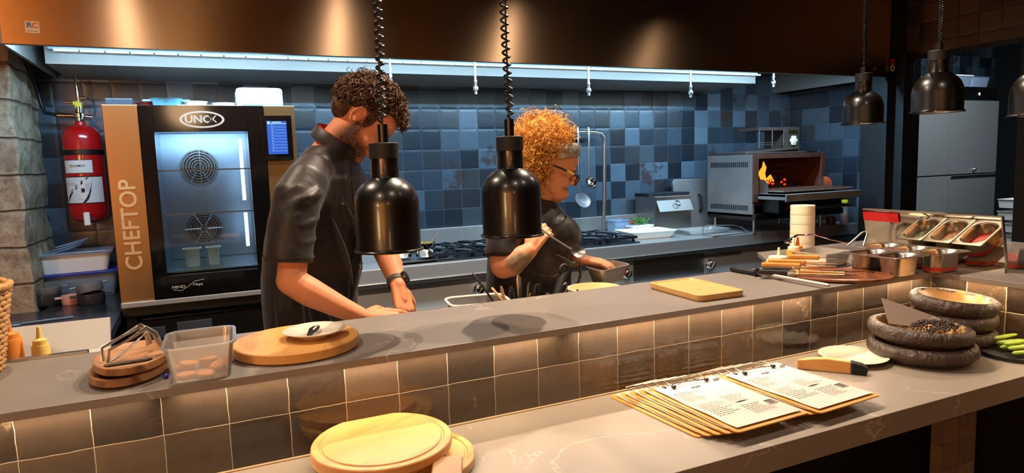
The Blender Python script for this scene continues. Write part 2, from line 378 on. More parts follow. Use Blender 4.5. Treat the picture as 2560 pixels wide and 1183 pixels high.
# ================================================================== SETTING
KF = .12   # raised kitchen floor
struct(B().bx(-3.2, 9, -3.4, 5.2, -.1, 0).to('floor', 'floor', smooth=0))
struct(B().bx(-3.2, 9, -3.4, 5.2, 2.85, 2.95).to('ceiling', 'ceil', smooth=0))
b = B().bx(-1.7, 4.42, 3.93, 4.05, 0, 2.85); struct(b.to('wall_back', 'btile', smooth=0))
b = B().bx(4.3, 4.42, 3.14, 3.93, 0, 2.85); struct(b.to('wall_right', 'rtile', smooth=0))
b = B().bx(4.3, 4.42, -3.4, 3.14, 2.17, 2.85); struct(b.to('trim_1', 'ltile', smooth=0))
b = B().bx(4.3, 4.42, -3.4, 2.27, 0, 2.17); struct(b.to('wall_room_right', 'ceil', smooth=0))
b = B().bx(-3.2, 9, -3.5, -3.4, 0, 2.85); struct(b.to('wall_front', 'roomwall', smooth=0))
b = B().bx(-3.3, -3.2, -3.4, 5.2, 0, 2.85); struct(b.to('wall_left', 'roomwall', smooth=0))
b = B().bx(4.42, 9, 4.98, 5.1, 0, 2.85); struct(b.to('wall_store_back', 'btile', smooth=0))
b = B().bx(8.9, 9.0, -3.4, 5.1, 0, 2.85); struct(b.to('wall_store_right', 'ceil', smooth=0))
b = B().bx(-1.7, 4.3, 2.12, 3.93, 0, KF); struct(b.to('floor_kitchen', 'floor', smooth=0))
b = B().bx(4.12, 4.46, 2.96, 3.15, 0, 2.85).bx(4.2, 4.3, 2.9, 2.97, 0, 2.2); struct(b.to('trim_2', 'matte', smooth=0, bevel=.004))
b = B().bx(4.29, 4.31, 2.27, 2.98, 2.15, 2.18); struct(b.to('trim_3', 'matte', smooth=0))
# stone pier at the left
b = B(); b.box((0, 0, 0), (1, 1, 1)); bmesh.ops.subdivide_edges(b.b, edges=b.b.edges[:], cuts=60, use_grid_fill=True)
for v in b.b.verts:
    p = V((-1.26+v.co.x*1.04, 3.7+v.co.y*.5, 1.42+v.co.z*2.84))
    d = mnoise.noise_vector(p*7)*.022 + mnoise.noise_vector(p*22)*.008
    jz = abs(((p.z/.158) % 1)-.5); k = max(0, (jz-.44)/.06)
    nrm = V((v.co.x, v.co.y, 0)); p += d - nrm*.02*k*(1 if max(abs(v.co.x), abs(v.co.y)) > .49 else 0); v.co = p
struct(b.to('wall_left_pier', 'stone', smooth=180))

# ------------------------------------------------------------------ extractor hood
h = thing('extractor_hood', 'long brown-toned brushed steel extractor hood running across the top of the kitchen', 'hood', (0, 2.95, 2.04))
B().bx(-.64, 4.12, 0, .012, 0, .80).to('front_panel', 'hood', h, smooth=0)
B().bx(-.64, 4.12, .012, .03, 0, .02).to('bottom_lip', 'hoodin', h, smooth=0)
B().bx(-.652, -.64, 0, .98, 0, .80).to('side_panel', 'hoodin', h, smooth=0)
B().bx(4.12, 4.132, .2, .98, 0, .80).to('side_panel', 'hoodin', h, smooth=0)
pts = [(.47, 0), (.98, 0), (.98, .3), (.6, .3), (.47, .12)]
B().prism(pts, -.6, 3.42, YZ).to('filter_plenum', 'hoodin', h, smooth=0)
B().bx(-.64, 4.12, .012, .98, .28, .292).to('inner_top', 'hoodin', h, smooth=0)
B().bx(-.62, 3.9, .035, .06, .088, .102).to('light_housing', 'ledoff', h, smooth=0)
b = B()
for i in range(46): b.bx(-.6+i*.095, -.6+i*.095+.088, .04, .056, .084, .089)
b.to('light_strip', 'led', h, smooth=0)
b = B()
for i in range(42): b.bx(-.56+i*.095, -.56+i*.095+.088, .425, .438, .049, .056)
b.to('light_strip', 'led', h, smooth=0)
B().bx(-.58, 3.4, .43, .469, .056, .07).to('light_housing', 'ledoff', h, smooth=0)
st = thing('hood_sticker', 'small pale square sticker with letters RC on the left end of the hood', 'sticker', (-.545, 2.948, 2.10))
B().bx(-.022, .022, -.001, 0, -.02, .022).to('backing', 'hoodlabel', st, smooth=0)
text('letter_r', 'R', .026, (-.009, -.0015, .007), FRONT, 'bluetxt', st, .0002, 1.1, .0008)
text('letter_c', 'C', .026, (.009, -.0015, .007), FRONT, 'redtxt', st, .0002, 1.1, .0008)
B().bx(-.017, .017, -.0015, -.001, -.0135, -.0125).to('print_line', 'ink', st, smooth=0)
# sprinkler nozzles
nz = [(.838, 1.93, 'above the man with the curly dark hair'), (1.282, 1.914, 'right of the left bell lamp'), (1.962, 1.917, 'above the hanging ladle rail'), (2.68, 1.915, 'left of the charcoal oven chimney'), (3.355, 1.99, 'nearest the right end of the hood')]
for i, (nx, nzv, lab) in enumerate(nz):
    t = thing('sprinkler_nozzle', 'thin steel drop nozzle under the hood, '+lab, 'nozzle', (nx, 3.2, 2.30), 0, 'nozzles under the hood')
    z = nzv-2.30
    B().cyl((0, 0, 0), (0, 0, z+.05), .0065, 12).to('pipe', 'steel', t)
    B().lathe([(.0065, z+.075), (.009, z+.07), (.009, z+.06), (.0075, z+.055), (.0075, z+.045), (.013, z+.04), (.015, z+.03), (.013, z+.018), (.008, z+.015), (.008, z), (.001, z)], 8, cap=True).to('nozzle_tip', 'steel', t)

# ceiling spotlights (fittings)
sp0 = None
for i, (x_, y_) in enumerate(SPOTS):
    lab = ['above the combi oven side of the pass', 'above the left bell lamp', 'right of the second bell lamp', 'above the knife board end of the pass'][i]
    t = thing('ceiling_spotlight', 'small black ceiling spotlight, '+lab, 'spotlight', (x_, y_, 2.85), 0, 'spotlights over the pass')
    B().lathe([(.03, 0), (.045, 0), (.045, -.085), (.038, -.088), (.034, -.06), (.03, -.04), (.001, -.04)], 20).to('housing', 'matte', t)

# ------------------------------------------------------------------ heat lamps
def heat_lamp(x, y, z, kind, label, scale=1.0, on=False, ceil=2.84, phase=0):
    t = thing('heat_lamp', label, 'lamp', (x, y, z), 0, 'bell heat lamps hanging over the pass')
    if kind == 'tall':
        pr = [(.0895, 0), (.0895, .004), (.085, .006), (.0825, .012), (.083, .118), (.081, .135), (.074, .155), (.062, .17), (.048, .181), (.037, .187), (.0355, .192), (.0345, .236)]
        inn = [(.0335, .19), (.045, .176), (.06, .163), (.072, .149), (.079, .132), (.0805, .118), (.0805, .01), (.086, .002)]
        c0, cr, ch, rr, rh = .236, .0375, .038, .0135, .048
    else:
        k = .93/.0895*.0895
        pr = [(.0925, 0), (.0925, .004), (.087, .007), (.086, .012), (.086, .075), (.083, .095), (.075, .115), (.061, .132), (.046, .143), (.036, .15), (.0345, .155), (.034, .193)]
        inn = [(.032, .152), (.044, .139), (.058, .127), (.072, .111), (.08, .093), (.0835, .075), (.0835, .01), (.088, .002)]
        c0, cr, ch, rr, rh = .193, .036, .036, .0125, .03
    S = scale; sca = lambda L: [(a*S, c*S) for a, c in L]
    shade = B().lathe(sca(pr), 56).to('shade', 'lampblk', t, smooth=35)
    B().lathe(sca(inn), 56).to('reflector', 'steel', t, smooth=60)
    for i in range(8):
        a = 2*pi*i/8+.3; B().box((cos(a)*.0352*S, sin(a)*.0352*S, (c0-.028)*S), (.0015, .005*S, .024*S), rz=a).to('vent_slot', 'dsteel', shade, smooth=0)
    B().lathe(sca([(.03, c0), (cr, c0), (cr, c0+ch), (cr-.002, c0+ch+.001), (.001, c0+ch+.001)]), 40).to('collar', 'matte', t, smooth=35)
    B().cyl((0, 0, (c0+ch)*S), (0, 0, (c0+ch+rh)*S), rr*S, 24).to('stem', 'blk', t)
    B().lathe(sca([(.001, c0-.07), (.018, c0-.08), (.03, c0-.11), (.033, c0-.13), (.027, c0-.15), (.012, c0-.16), (.001, c0-.162)]), 24).to('bulb', 'bulb' if on else 'white', t, smooth=80)
    z0 = (c0+ch+rh)*S; zt = ceil-z; pts = []
    pitch_ = .0215 if kind == 'tall' else .0085; ra = .0095 if kind == 'tall' else .0068
    nturn = min((zt-z0-.02)/pitch_, (.62/pitch_) if kind == 'tall' else (.5/pitch_))
    k = 14; n_ = int(nturn*k)
    for i in range(n_+1):
        a = 2*pi*i/k+phase; zz_ = z0+.002+pitch_*i/k; wob = .004*sin(zz_*9+x*7)
        e = min(1, i/(k*.5), (n_-i)/(k*.5)+.05)
        pts.append((cos(a)*ra*e+wob, sin(a)*ra*e, zz_))
    B().tube(pts, .0034 if kind == 'tall' else .0026, 7).to('coiled_cord', 'blk', t, smooth=80)
    b = B().cyl((0, 0, z0), (0, 0, zt), .0028 if kind == 'tall' else .002, 8); b.to('cord_core', 'hose', t)
    B().lathe([(.001, zt-.03), (.04, zt-.025), (.045, zt), (.001, zt)], 24).to('ceiling_rose', 'matte', t)
    if on:
        lamp('SPOT', 'heat_lamp_glow_light', (x, y, z+.03), 1.2, (1, .35, .25), .03, (x, y, z-1), 120, .5)
    return t
heat_lamp(.407, 1.66, 1.338, 'tall', 'tall black bell heat lamp hanging in front of the bearded man')
heat_lamp(.76, 1.66, 1.350, 'tall', 'tall black bell heat lamp hanging in front of the curly-haired woman', phase=1)
heat_lamp(2.68, 2.04, 1.677, 'short', 'short bell heat lamp with red glow, leftmost of the three at the right', .97, True, phase=2)
heat_lamp(2.5, 1.595, 1.69, 'short', 'short bell heat lamp with pink glow hanging before the tall fridge', .99, True)
heat_lamp(2.53, 1.27, 1.652, 'short', 'short bell heat lamp cut by the right edge, nearest of the right three', 1.0, False)

# ================================================================== PASS COUNTER
POL = [(-1.3, 1.46), (2.31, 1.46), (2.31, .35), (3.02, .35), (3.02, 2.18), (2.2, 2.18), (1.98, 1.87), (-1.3, 1.87)]
single('pass_shelf', B().prism(POL, 1.103, 1.121), 'pass', 'long grey-brown stone pass shelf on top of the tiled counter', 'shelf', bevel=.0015, smooth=0)
t = thing('tiled_counter', 'dark glazed tile counter wall between the pass shelf and the lower bar top', 'counter', (0, 0, 0))
B().bx(-1.3, 2.356, 1.5, 1.6, 0, 1.103).to('tiled_front', 'ctile', t, smooth=0)

b = B().bx(-1.3, 2.35, 1.492, 1.5, .904, .907); b.to('joint_strip', mat('joint_mortar', '#8f7a5c', .8), t, smooth=0)
t = thing('tiled_return', 'tiled side wall at the right, behind the stacked stone bowls', 'wall', (0, 0, 0))
B().bx(2.357, 2.46, .35, 1.5, .9, 1.102).to('tiling', 'cstile', t, smooth=0)
B().bx(2.357, 2.46, .35, 1.5, 0, .9).to('base_panel', 'matte', t, smooth=0)
single('bar_counter', B().prism([(-1.3, 1.045), (2.1, 1.035), (2.356, 1.03), (2.356, 1.5), (-1.3, 1.5)], .842, .904), 'lower', 'thick grey-brown stone bar top in the foreground, lower than the pass', 'counter', bevel=.0015, smooth=0)
single('tiled_pier', B().bx(1.858, 2.012, 1.13, 1.165, 0, .842), 'ptile', 'pale tiled pier standing under the lower bar top', 'pier', smooth=0)
single('bar_underside_panel', B().bx(-1.3, 2.35, 1.32, 1.36, 0, .841), 'matte', 'dark panel set back under the lower bar top', 'panel', smooth=0)
t = thing('prep_counter', 'stainless prep counter behind the pass shelf where both cooks work', 'counter', (0, 0, 0))
B().bx(-.33, 3.0, 1.62, 2.12, .90, .935).to('worktop', 'steel_h', t, smooth=0, bevel=.002)
B().bx(-.33, 3.0, 1.62, 2.06, KF, .90).to('cabinet', 'dsteel', t, smooth=0)
# under stone shelf bracket of the widened end
B().bx(2.5, 3.0, 1.62, 2.1, .935, 1.103).to('end_block', 'dsteel', t, smooth=0)

# ================================================================== RANGE LINE AT THE BACK
t = thing('cooking_range', 'stainless steel cooking range with knobs running along the blue-lit tiled wall', 'range', (0, 0, 0))
B().bx(.42, 4.28, 3.27, 3.92, 1.015, 1.04).to('worktop', 'steel_h', t, smooth=0, bevel=.003)
B().bx(.42, 4.28, 3.875, 3.92, 1.04, 1.165).to('upstand', 'steel_h', t, smooth=0, bevel=.002)
B().bx(.42, 4.28, 3.27, 3.3, .965, 1.016).to('front_fascia', 'steel_h', t, smooth=0)
B().bx(.42, 4.28, 3.262, 3.29, .945, .968).to('fascia_step', 'steel', t, smooth=0, bevel=.004)
xs = [.42, 1.53, 2.31, 2.86, 3.5, 4.28]
for i in range(5):
    B().bx(xs[i]+.001, xs[i+1]-.001, 3.285, 3.86, .80, .946).to('control_panel', 'steel_h' if i != 2 else 'steel', t, smooth=0, bevel=.0015)
    B().bx(xs[i]+.001, xs[i+1]-.001, 3.3, 3.86, .24, .775).to('oven_door', 'dsteel', t, smooth=0, bevel=.003)
B().bx(.42, 4.28, 3.25, 3.3, .78, .80).to('ledge', 'steel', t, smooth=0)
B().bx(.42, 4.28, 3.32, 3.86, KF, .24).to('plinth', 'matte', t, smooth=0)
for kx, kz in ((1.292, .875), (2.10, .862), (2.255, .863), (2.904, .86)):
    b = B(); Qk = Matrix.Rotation(PI2, 3, 'X')
    b.lathe([(.034, 0), (.034, .006), (.027, .008), (.026, .03), (.02, .034), (.001, .034)], 12, (kx, 3.285, kz), Qk)
    b.box((kx, 3.246, kz), (.011, .012, .05), rot=(0, .5, 0)); b.to('knob', 'chrome', t, smooth=30, bevel=.001)
b = B()
for i in range(30): b.box((2.80+i*.0127, 3.2845, .915+.0), (.006, .004, .022), rot=(0, .25, 0))
b.to('vent_grille', 'matte', t, smooth=0)
def hob(x0, x1, lab):
    t = thing('gas_hob', lab, 'hob', ((x0+x1)/2, 3.56, 1.04))
    w_ = (x1-x0)
    B().box((0, 0, .004), (w_, .5, .008)).to('tray', 'grate', t, smooth=0, bevel=.002)
    for sx_ in (-.25, .25):
        for sy_ in (-.12, .12):
            cx, cy = sx_*w_, sy_
            B().lathe([(.05, .008), (.05, .016), (.038, .018), (.036, .028), (.001, .03)], 24, (cx, cy, 0)).to('burner', 'grate', t)
            b = B()
            for a in range(4):
                an = a*PI2+pi/4; d_ = V((cos(an), sin(an), 0))
                b.tube([V((cx, cy, .045))+d_*.03, V((cx, cy, .047))+d_*.085, V((cx, cy, .044))+d_*.125, V((cx, cy, .008))+d_*.135], .0085, 6)
            for s_ in (-1, 1):
                b.box((cx, cy+s_*.108, .036), (w_*.46, .013, .014)); b.box((cx+s_*w_*.22, cy, .036), (.013, .22, .014))
            b.to('pan_support', 'grate', t, smooth=50)
    return t
hob(1.06, 1.58, 'black gas hob left of the woman, beside the small pot')
hob(1.9, 2.38, 'black gas hob right of the woman, in front of the curved rail')
# pots on the range
def pot(x, y, z, rr, hh, lab, inner='#d8a820', spoon=False):
    t = thing('saucepan', lab, 'pan', (x, y, z), 0)
    B().lathe([(.001, 0), (rr*.93, 0), (rr, .006), (rr, hh), (rr+.003, hh+.001), (rr-.002, hh), (rr-.002, .005), (.001, .005)], 40).to('body', 'chrome', t, smooth=50)
    B().lathe([(.001, hh-.02), (rr-.003, hh-.02)], 30).to('sauce', mat('sauce_in_pan', inner, .3), t)
    B().tube([(-rr, 0, hh-.012), (-rr-.04, -.015, hh-.004), (-rr-.11, -.04, hh)], .006, 8, flat=.5).to('handle', 'chrome', t)
    return t
pot(1.055, 3.47, 1.058, .056, .075, 'small steel saucepan of yellow sauce on the range left of the burners')
pot(.93, 3.52, 1.058, .06, .06, 'second steel saucepan on the range, mostly behind the left bell lamp', '#6b3a1c')
single('spoon', B().tube([(0, 0, 0), (.03, .0, .035), (.075, .005, .085)], [.004, .003, .004], 8), 'steel', 'steel spoon standing in the small saucepan of yellow sauce', 'spoon', (1.06, 3.47, 1.10))
single('baking_tray', tub(B(), .3, .28, .015, rr=.01, lip=.004), 'steel', 'flat steel tray under the two saucepans on the range', 'tray', (1.02, 3.46, 1.041))
# curved rail with hanging utensils
single('utensil_rail', B().tube([(2.435, 3.82, 1.04), (2.452, 3.82, 1.3), (2.46, 3.82, 1.66), (2.455, 3.82, 1.71), (2.43, 3.82, 1.737), (2.39, 3.82, 1.745), (2.2, 3.82, 1.75), (2.17, 3.84, 1.75), (2.17, 3.93, 1.75)], .0135, 16), 'steel', 'curved steel rail pipe rising from the worktop against the blue-lit tiles', 'rail')
for (x_, lab, dish, ln) in ((2.235, 'perforated skimmer hanging from the curved rail beside the woman', True, .42), (2.318, 'steel ladle hanging from the curved rail, right of the skimmer', False, .335)):
    t = thing('skimmer' if dish else 'ladle', lab, 'utensil', (x_, 3.79, 1.77))
    B().tube([(0, .03, -.012), (0, .02, .005), (0, 0, .004), (0, -.005, -.02), (0, -.004, -ln*.5), (0, 0, -ln)], [.004, .005, .006, .006, .005, .005], 8, flat=.5).to('handle', 'steel', t)
    Q = Euler((rad(68 if dish else 60), rad(18), 0)).to_matrix()
    if dish:
        x0 = V((.02, -.01, -ln-.055)); b = B().lathe([(.055, .006), (.052, .0), (.03, -.008), (.001, -.01)], 30, x0, Q, sx=1.15); b.to('strainer_dish', 'wornsteel', t)
        b = B()
        for i in range(-4, 5):
            for j in range(-4, 5):
                if i*i+j*j < 19: b.ell(x0+Q @ V((i*.0105, j*.0105, -.006)), .003, None, 6)
        b.to('perforations', 'greybox', t)
    else:
        B().lathe([(.042, .012), (.041, .0), (.03, -.016), (.001, -.02), (.001, -.017), (.028, -.013), (.038, .0), (.04, .012)], 30, (0, -.012, -ln-.03), Q).to('ladle_bowl', 'chrome', t)
# deli container, tray, greens
def container(name, lab, w_, d_, h_, loc, rz, m, lid=None, group=None, fill=None, cat='container', rr=.02, taper=.88):
    t = thing(name, lab, cat, loc, rz, group)
    tub(B(), w_, d_, h_, rr=rr, taper=taper).to('tub', m, t, smooth=50)
    if lid: B().prism(rrect(w_+.022, d_+.022, rr), h_, h_+.012).to('lid', lid, t, smooth=40, bevel=.002)
    if fill: B().prism(rrect(w_*.9, d_*.9, rr*.8), .006, h_*fill[1]).to('contents', fill[0], t, smooth=40)
    return t
container('deli_container', 'clear square deli container with blue print on the worktop behind the white tray', .14, .12, .10, (2.55, 3.80, 1.0405), .1, 'bluewrap', fill=('cream', .35))
container('white_tray', 'white plastic food tray near the range edge right of the burners', .33, .24, .05, (2.58, 3.53, 1.0405), -.12, 'white', rr=.025, taper=.82)
single('food_tub', tub(B(), .15, .08, .053, rr=.012), 'white', 'small white tub under the board of green herbs', 'tub', (2.65, 3.69, 1.0405), smooth=40)
t = thing('herb_tray', 'flat board with green herbs and red chillies behind the white tray', 'herbs', (2.65, 3.69, 1.095))
B().box((0, 0, .006), (.17, .09, .012)).to('board', 'white', t, smooth=0, bevel=.002)
b = B(); bc = B()
for i in range(60):
    a = random.uniform(0, 2*pi); rr = random.uniform(0, .06); p = V((cos(a)*rr*1.2, sin(a)*rr*.6, .014+random.uniform(0, .035)))
    q = p+V((random.uniform(-.05, .05), random.uniform(-.03, .03), random.uniform(-.005, .02))); b.tube([p, (p+q)/2+V((0, 0, .008)), q], [.001, .006, .0008], 5, flat=.25)
b.to('herb_leaves', 'green', t)
for i in range(4):
    p = V((-.1+i*.015, -.02+i*.01, .03)); bc.tube([p, p+V((.02, .0, .012)), p+V((.045, .008, .004))], [.005, .006, .001], 8)
bc.to('chilli', 'chili', t)
container('glass_tray', 'long shallow clear tray beside the wire handle on the right worktop', .34, .2, .03, (3.02, 3.50, 1.0405), -.05, 'clear')
single('wire_rest', B().tube([(-.17, 0, 0), (-.165, 0, .055), (-.14, 0, .065), (.12, .02, .045), (.18, .02, .03)], .003, 8).tube([(-.17, .0, .0), (-.16, -.09, .0), (.16, -.08, .0), (.18, .02, .03)], .003, 8), 'steel', 'bent steel wire rack on the worktop in front of the charcoal oven', 'rack', (3.08, 3.36, 1.044))
# knife / cutter box
t = thing('slicer_box', 'stainless box with black slotted top and sloping front flap by the tiled wall', 'appliance', (2.925, 3.78, 1.04))
B().box((.02, .03, .125), (.33, .2, .25)).to('housing', 'steel', t, smooth=0, bevel=.003)
B().box((-.16, .0, .125), (.02, .22, .26)).to('side_panel', 'steel', t, smooth=0, bevel=.002)
B().box((.0, .02, .262), (.36, .16, .022)).to('slotted_top', 'matte', t, smooth=0, bevel=.002)
b = B()
for i in range(4): b.box((-.12+i*.08, .02, .2735), (.055, .09, .002))
b.to('slots', 'greybox', t, smooth=0)
b = B().box((.01, -.11, .185), (.29, .006, .085), rot=(rad(-28), 0, 0)); b.to('sloping_flap', 'hoodin', t, smooth=0, bevel=.001)
B().box((.01, -.1165, .165), (.2, .004, .018), rot=(rad(-28), 0, 0)).to('flap_slot', 'dsteel', t, smooth=0)
B().lathe([(.018, 0), (.022, .003), (.018, .006), (.014, .003), (.018, 0)], 20, (0.02, -.128, .2), Euler((rad(62), 0, 0)).to_matrix()).to('flap_ring', 'chrome', t)
# steel lid leaning
t = thing('oven_side_flap', 'upright steel lid with black handle leaning left of the charcoal oven', 'lid', (3.205, 3.80, 1.04))
Q = Euler((rad(-7), 0, rad(-10))).to_matrix()
def pr(bm, poly, z0, z1, Q, c):  # prism in x,z turned by Q
    return bm.prism(poly, z0, z1, Q @ XZ, c)
pr(B(), [(-.13, .0), (.16, .0), (.16, .36), (-.145, .36), (-.155, .33)], -.01, .02, Q, (0, 0, 0)).to('plate', 'wornsteel', t, smooth=0, bevel=.003)
B().tube([Q @ V((.05, -.02, .12)), Q @ V((.05, -.05, .13)), Q @ V((.05, -.05, .23)), Q @ V((.05, -.02, .24))], .009, 8).to('handle', 'matte', t)

# ------------------------------------------------------------------ charcoal oven
t = thing('charcoal_oven', 'open stainless charcoal oven with flames inside and its grill drawer pulled out', 'oven', (3.25, 3.27, 1.04))
W_, D_, Z0, Z1 = .67, .43, .105, .52
B().bx(0, .02, 0, D_, Z0, Z1).to('side_panel', 'wornsteel', t, smooth=0, bevel=.002)
b = B()
for zc, zh in ((.455, .035), (.165, .035)):
    b = B()
    for i in range(20): b.bx(-.0015, .001, .04+i*.018, .05+i*.018, zc-zh/2, zc+zh/2)
    b.to('side_vent', 'matte', t, smooth=0)
B().bx(W_-.02, W_, 0, D_, Z0, Z1).to('side_panel', 'rust', t, smooth=0, bevel=.002)
B().bx(.02, W_-.02, 0, D_, Z1-.02, Z1).bx(.02, W_-.02, D_-.02, D_, Z0, Z1).bx(.02, W_-.02, 0, D_, Z0+.08, Z0+.1).to('firebox', 'rust', t, smooth=0)
B().bx(.0, .045, -.012, .0, Z0+.1, Z1).bx(W_-.045, W_, -.012, 0, Z0+.1, Z1).bx(.045, W_-.045, -.012, 0, Z1-.03, Z1).to('door_frame', 'rust', t, smooth=0, bevel=.002)
B().bx(0, W_+.16, -.03, D_, Z0-.02, Z0+.02).to('base', 'dsteel', t, smooth=0, bevel=.002)
for fx, fy in ((.02, .0), (.02, D_-.06), (W_-.03, .0), (W_-.03, D_-.06)):
    B().cyl((fx, fy, 0), (fx, fy, Z0-.02), .011, 14).to('leg', 'steel', t)
B().bx(.03, W_+.05, -.25, -.02, .245, .262).bx(.03, .05, -.25, -.02, .225, .262).bx(.03, W_+.05, -.258, -.245, .215, .262).to('folded_door', 'wornsteel', t, smooth=0, bevel=.002)
B().bx(.055, W_+.02, -.215, .3, .275, .283).to('grill_drawer', 'ash', t, smooth=0)
b = B()
for i in range(33): b.bx(.065+i*.0185, .072+i*.0185, -.21, .25, .283, .288)
b.to('grill_bars', 'rust', t, smooth=0)
for fx in (.05, W_-.03):
    B().lathe([(.001, 0), (.06, 0), (.06, .005), (.001, .005)], 30, (fx, -.03, .295), Euler((0, PI2, 0)).to_matrix()).to('hinge_disc', 'steel', t, smooth=30)
B().bx(.07, W_-.02, -.16, -.02, .135, .23).to('ash_drawer', 'blk', t, smooth=0, bevel=.004)
B().cyl((.22, -.22, .165), (.66, -.22, .165), .012, 14).cyl((.26, -.22, .165), (.26, -.15, .175), .006, 8).cyl((.62, -.22, .165), (.62, -.15, .175), .006, 8).to('drawer_handle', 'steel', t)
for i in range(4): B().bx(.5, W_-.03, .3, .31, .30+i*.045, .306+i*.045).to('rack_runner', 'steel', t, smooth=0)
b = B()
for i in range(26):
    b.ell((random.uniform(.08, .5), random.uniform(.1, .36), .21+random.uniform(0, .10)), (random.uniform(.03, .05), .03, .03), Euler((random.random()*3, random.random()*3, 0)).to_matrix(), 7)
b.to('charcoal', 'wood_dark', t, smooth=20)['kind'] = 'stuff'
b = B()
for i in range(9): b.ell((random.uniform(.24, .42), random.uniform(.06, .12), .305+random.uniform(0, .04)), (random.uniform(.006, .014), .008, .007), None, 6)
b.to('embers', 'ember', t)
B().tube([(.31, .2, .3), (.30, .2, .35), (.285, .2, .39), (.31, .2, .43), (.30, .2, .47)], [.014, .02, .024, .015, .002], 10).tube([(.37, .2, .29), (.385, .2, .33), (.37, .2, .37), (.31, .2, .31)], [.012, .014, .006, .02], 8).to('flame', 'flame', t, smooth=80)
# on top of the oven
single('oven_top_tray', B().prism([(-.30, -.15), (.24, -.17), (.26, .15), (-.28, .15)], 0, .012).box((-.02, 0, .022), (.5, .24, .016), rot=(0, rad(-3), 0)), 'soot', 'sooty flat tray lying on top of the charcoal oven', 'tray', (3.56, 3.49, 1.562), bevel=.003, smooth=0)
t = thing('oven_chimney_box', 'square vent box with brass flower knob on top of the charcoal oven', 'vent', (3.71, 3.46, 1.575))
B().bx(-.02, .11, -.06, .14, 0, .17).to('housing', 'soot', t, smooth=0, bevel=.003)
B().bx(-.27, -.02, -.05, .14, .148, .17).to('top_plate', 'soot', t, smooth=0)
b = B()
for x_ in (-.26, -.14, -.03): b.cyl((x_, -.05, .03), (x_, -.05, .15), .003, 8)
b.cyl((-.26, -.05, .05), (0, -.05, .05), .003, 8).cyl((-.26, -.05, .065), (0, -.05, .065), .003, 8).to('wire_guard', 'steel', t)
b = B()
for i in range(6): b.ell((.045+cos(i*pi/3)*.022, -.068, .075+sin(i*pi/3)*.022), (.015, .006, .015), None, 12)
b.ell((.045, -.07, .075), (.024, .008, .024), None, 12).to('flower_knob', 'cream', t, smooth=80)
B().bx(.0, .09, -.064, -.06, .128, .148).to('maker_plate', 'brass', t, smooth=0)
single('chain_links', B().tube([(cos(i*.7)*.02+i*.011, sin(i*1.1)*.012, .006+.004*(i % 2)) for i in range(20)], .004, 6), 'chrome', 'loose steel chain lying on the right end of the charcoal oven top', 'chain', (3.84, 3.42, 1.56))
# bottles on the right end
t = thing('oil_bottle', 'clear bottle with bright yellow cap at the right end of the worktop', 'bottle', (4.17, 3.30, 1.04))
B().lathe([(.001, 0), (.026, 0), (.028, .01), (.028, .11), (.018, .14), (.016, .15)], 24).to('body', 'clear', t)
B().lathe([(.001, .175), (.022, .173), (.024, .165), (.022, .148), (.001, .148)], 20).to('cap', 'yellow', t)
B().cyl((0, 0, .004), (0, 0, .06), .02, 16).to('contents', 'chili', t)
single('jam_jar', B().lathe([(.001, 0), (.03, 0), (.034, .02), (.034, .045), (.028, .055), (.001, .055)], 20), 'rust', 'squat brown jar beside the yellow-capped bottle', 'jar', (4.08, 3.34, 1.04))
t = thing('pull_station', 'small red pull tag with yellow ring hanging by the dark column', 'handle', (4.10, 2.935, 2.10))
B().box((.03, 0, .035), (.03, .015, .04)).to('tag', 'red', t, smooth=0, bevel=.005)
B().tube([(.03+cos(a*.6)*.014, 0, -.005+sin(a*.6)*.018) for a in range(11)], .004, 8).to('ring', 'yellow', t)
B().tube([(-.12, .01, -.01), (-.06, .0, .01), (.02, 0, .03)], .007, 8).to('valve_pipe', 'brass', t)

# ================================================================== FRIDGE ROOM
t = thing('fridge', 'tall double-door stainless fridge in the next room', 'fridge', (6.04, 4.2, 0))
FW = 1.52
B().bx(0, FW, .03, .78, .1, 2.16).to('cabinet', 'dsteel', t, smooth=0, bevel=.004)
B().bx(0, FW, 0, .03, 2.05, 2.18).to('control_strip', 'dsteel', t, smooth=0, bevel=.003)
text('digits', '8', .04, (FW-.3, -.003, 2.11), FRONT, 'disp', t, .001)
d1 = B().bx(.004, .728, -.03, .03, 1.30, 2.04).to('door', 'steel_h', t, smooth=0, bevel=.004)
d1b = B().bx(.004, .728, -.03, .03, .12, 1.288).to('door', 'steel_h', t, smooth=0, bevel=.004)
d2 = B().bx(.736, FW-.004, -.03, .03, 1.30, 2.04).to('door', 'steel_h', t, smooth=0, bevel=.004)
d3 = B().bx(.736, FW-.004, -.03, .03, .12, 1.288).to('door', 'steel_h', t, smooth=0, bevel=.004)
B().bx(.75, FW-.02, -.045, -.03, 1.268, 1.285).ell((1.12, -.045, 1.34), .018, None, 10).to('handle', 'chrome', d2, smooth=30)
for (lab, x_, y_, w_, h_, m) in (('small white bag on the left top of the tall fridge', 6.12, 4.3, .18, .1, 'white'), ('low blue box on the tall fridge, left of the bell lamp', 6.45, 4.3, .3, .08, 'bluewrap'),
      ('pale blue storage box on the tall fridge, under a lid', 6.93, 4.3, .36, .1, 'bluewrap'), ('tilted clear blue box at the right end of the fridge top', 7.25, 4.3, .3, .1, 'bluewrap')):
    container('storage_box', lab, w_, .24, h_, (x_, y_, 2.181), 0, m, lid='white' if 'lid' in lab else None)
for i in range(9):
    container('crate', 'pale blue-white crate in the stack right of the fridge, %s' % (['lowest', 'second from bottom', 'third from bottom', 'fourth from bottom', 'middle upper', 'fourth from top', 'third from top', 'second from top', 'topmost'][i]), .26, .3, .085, (7.19, 3.72, .02+i*.118+.0), 0, 'white', group='stack of crates beside the fridge', rr=.01, taper=.93)
    # crates are nested loosely

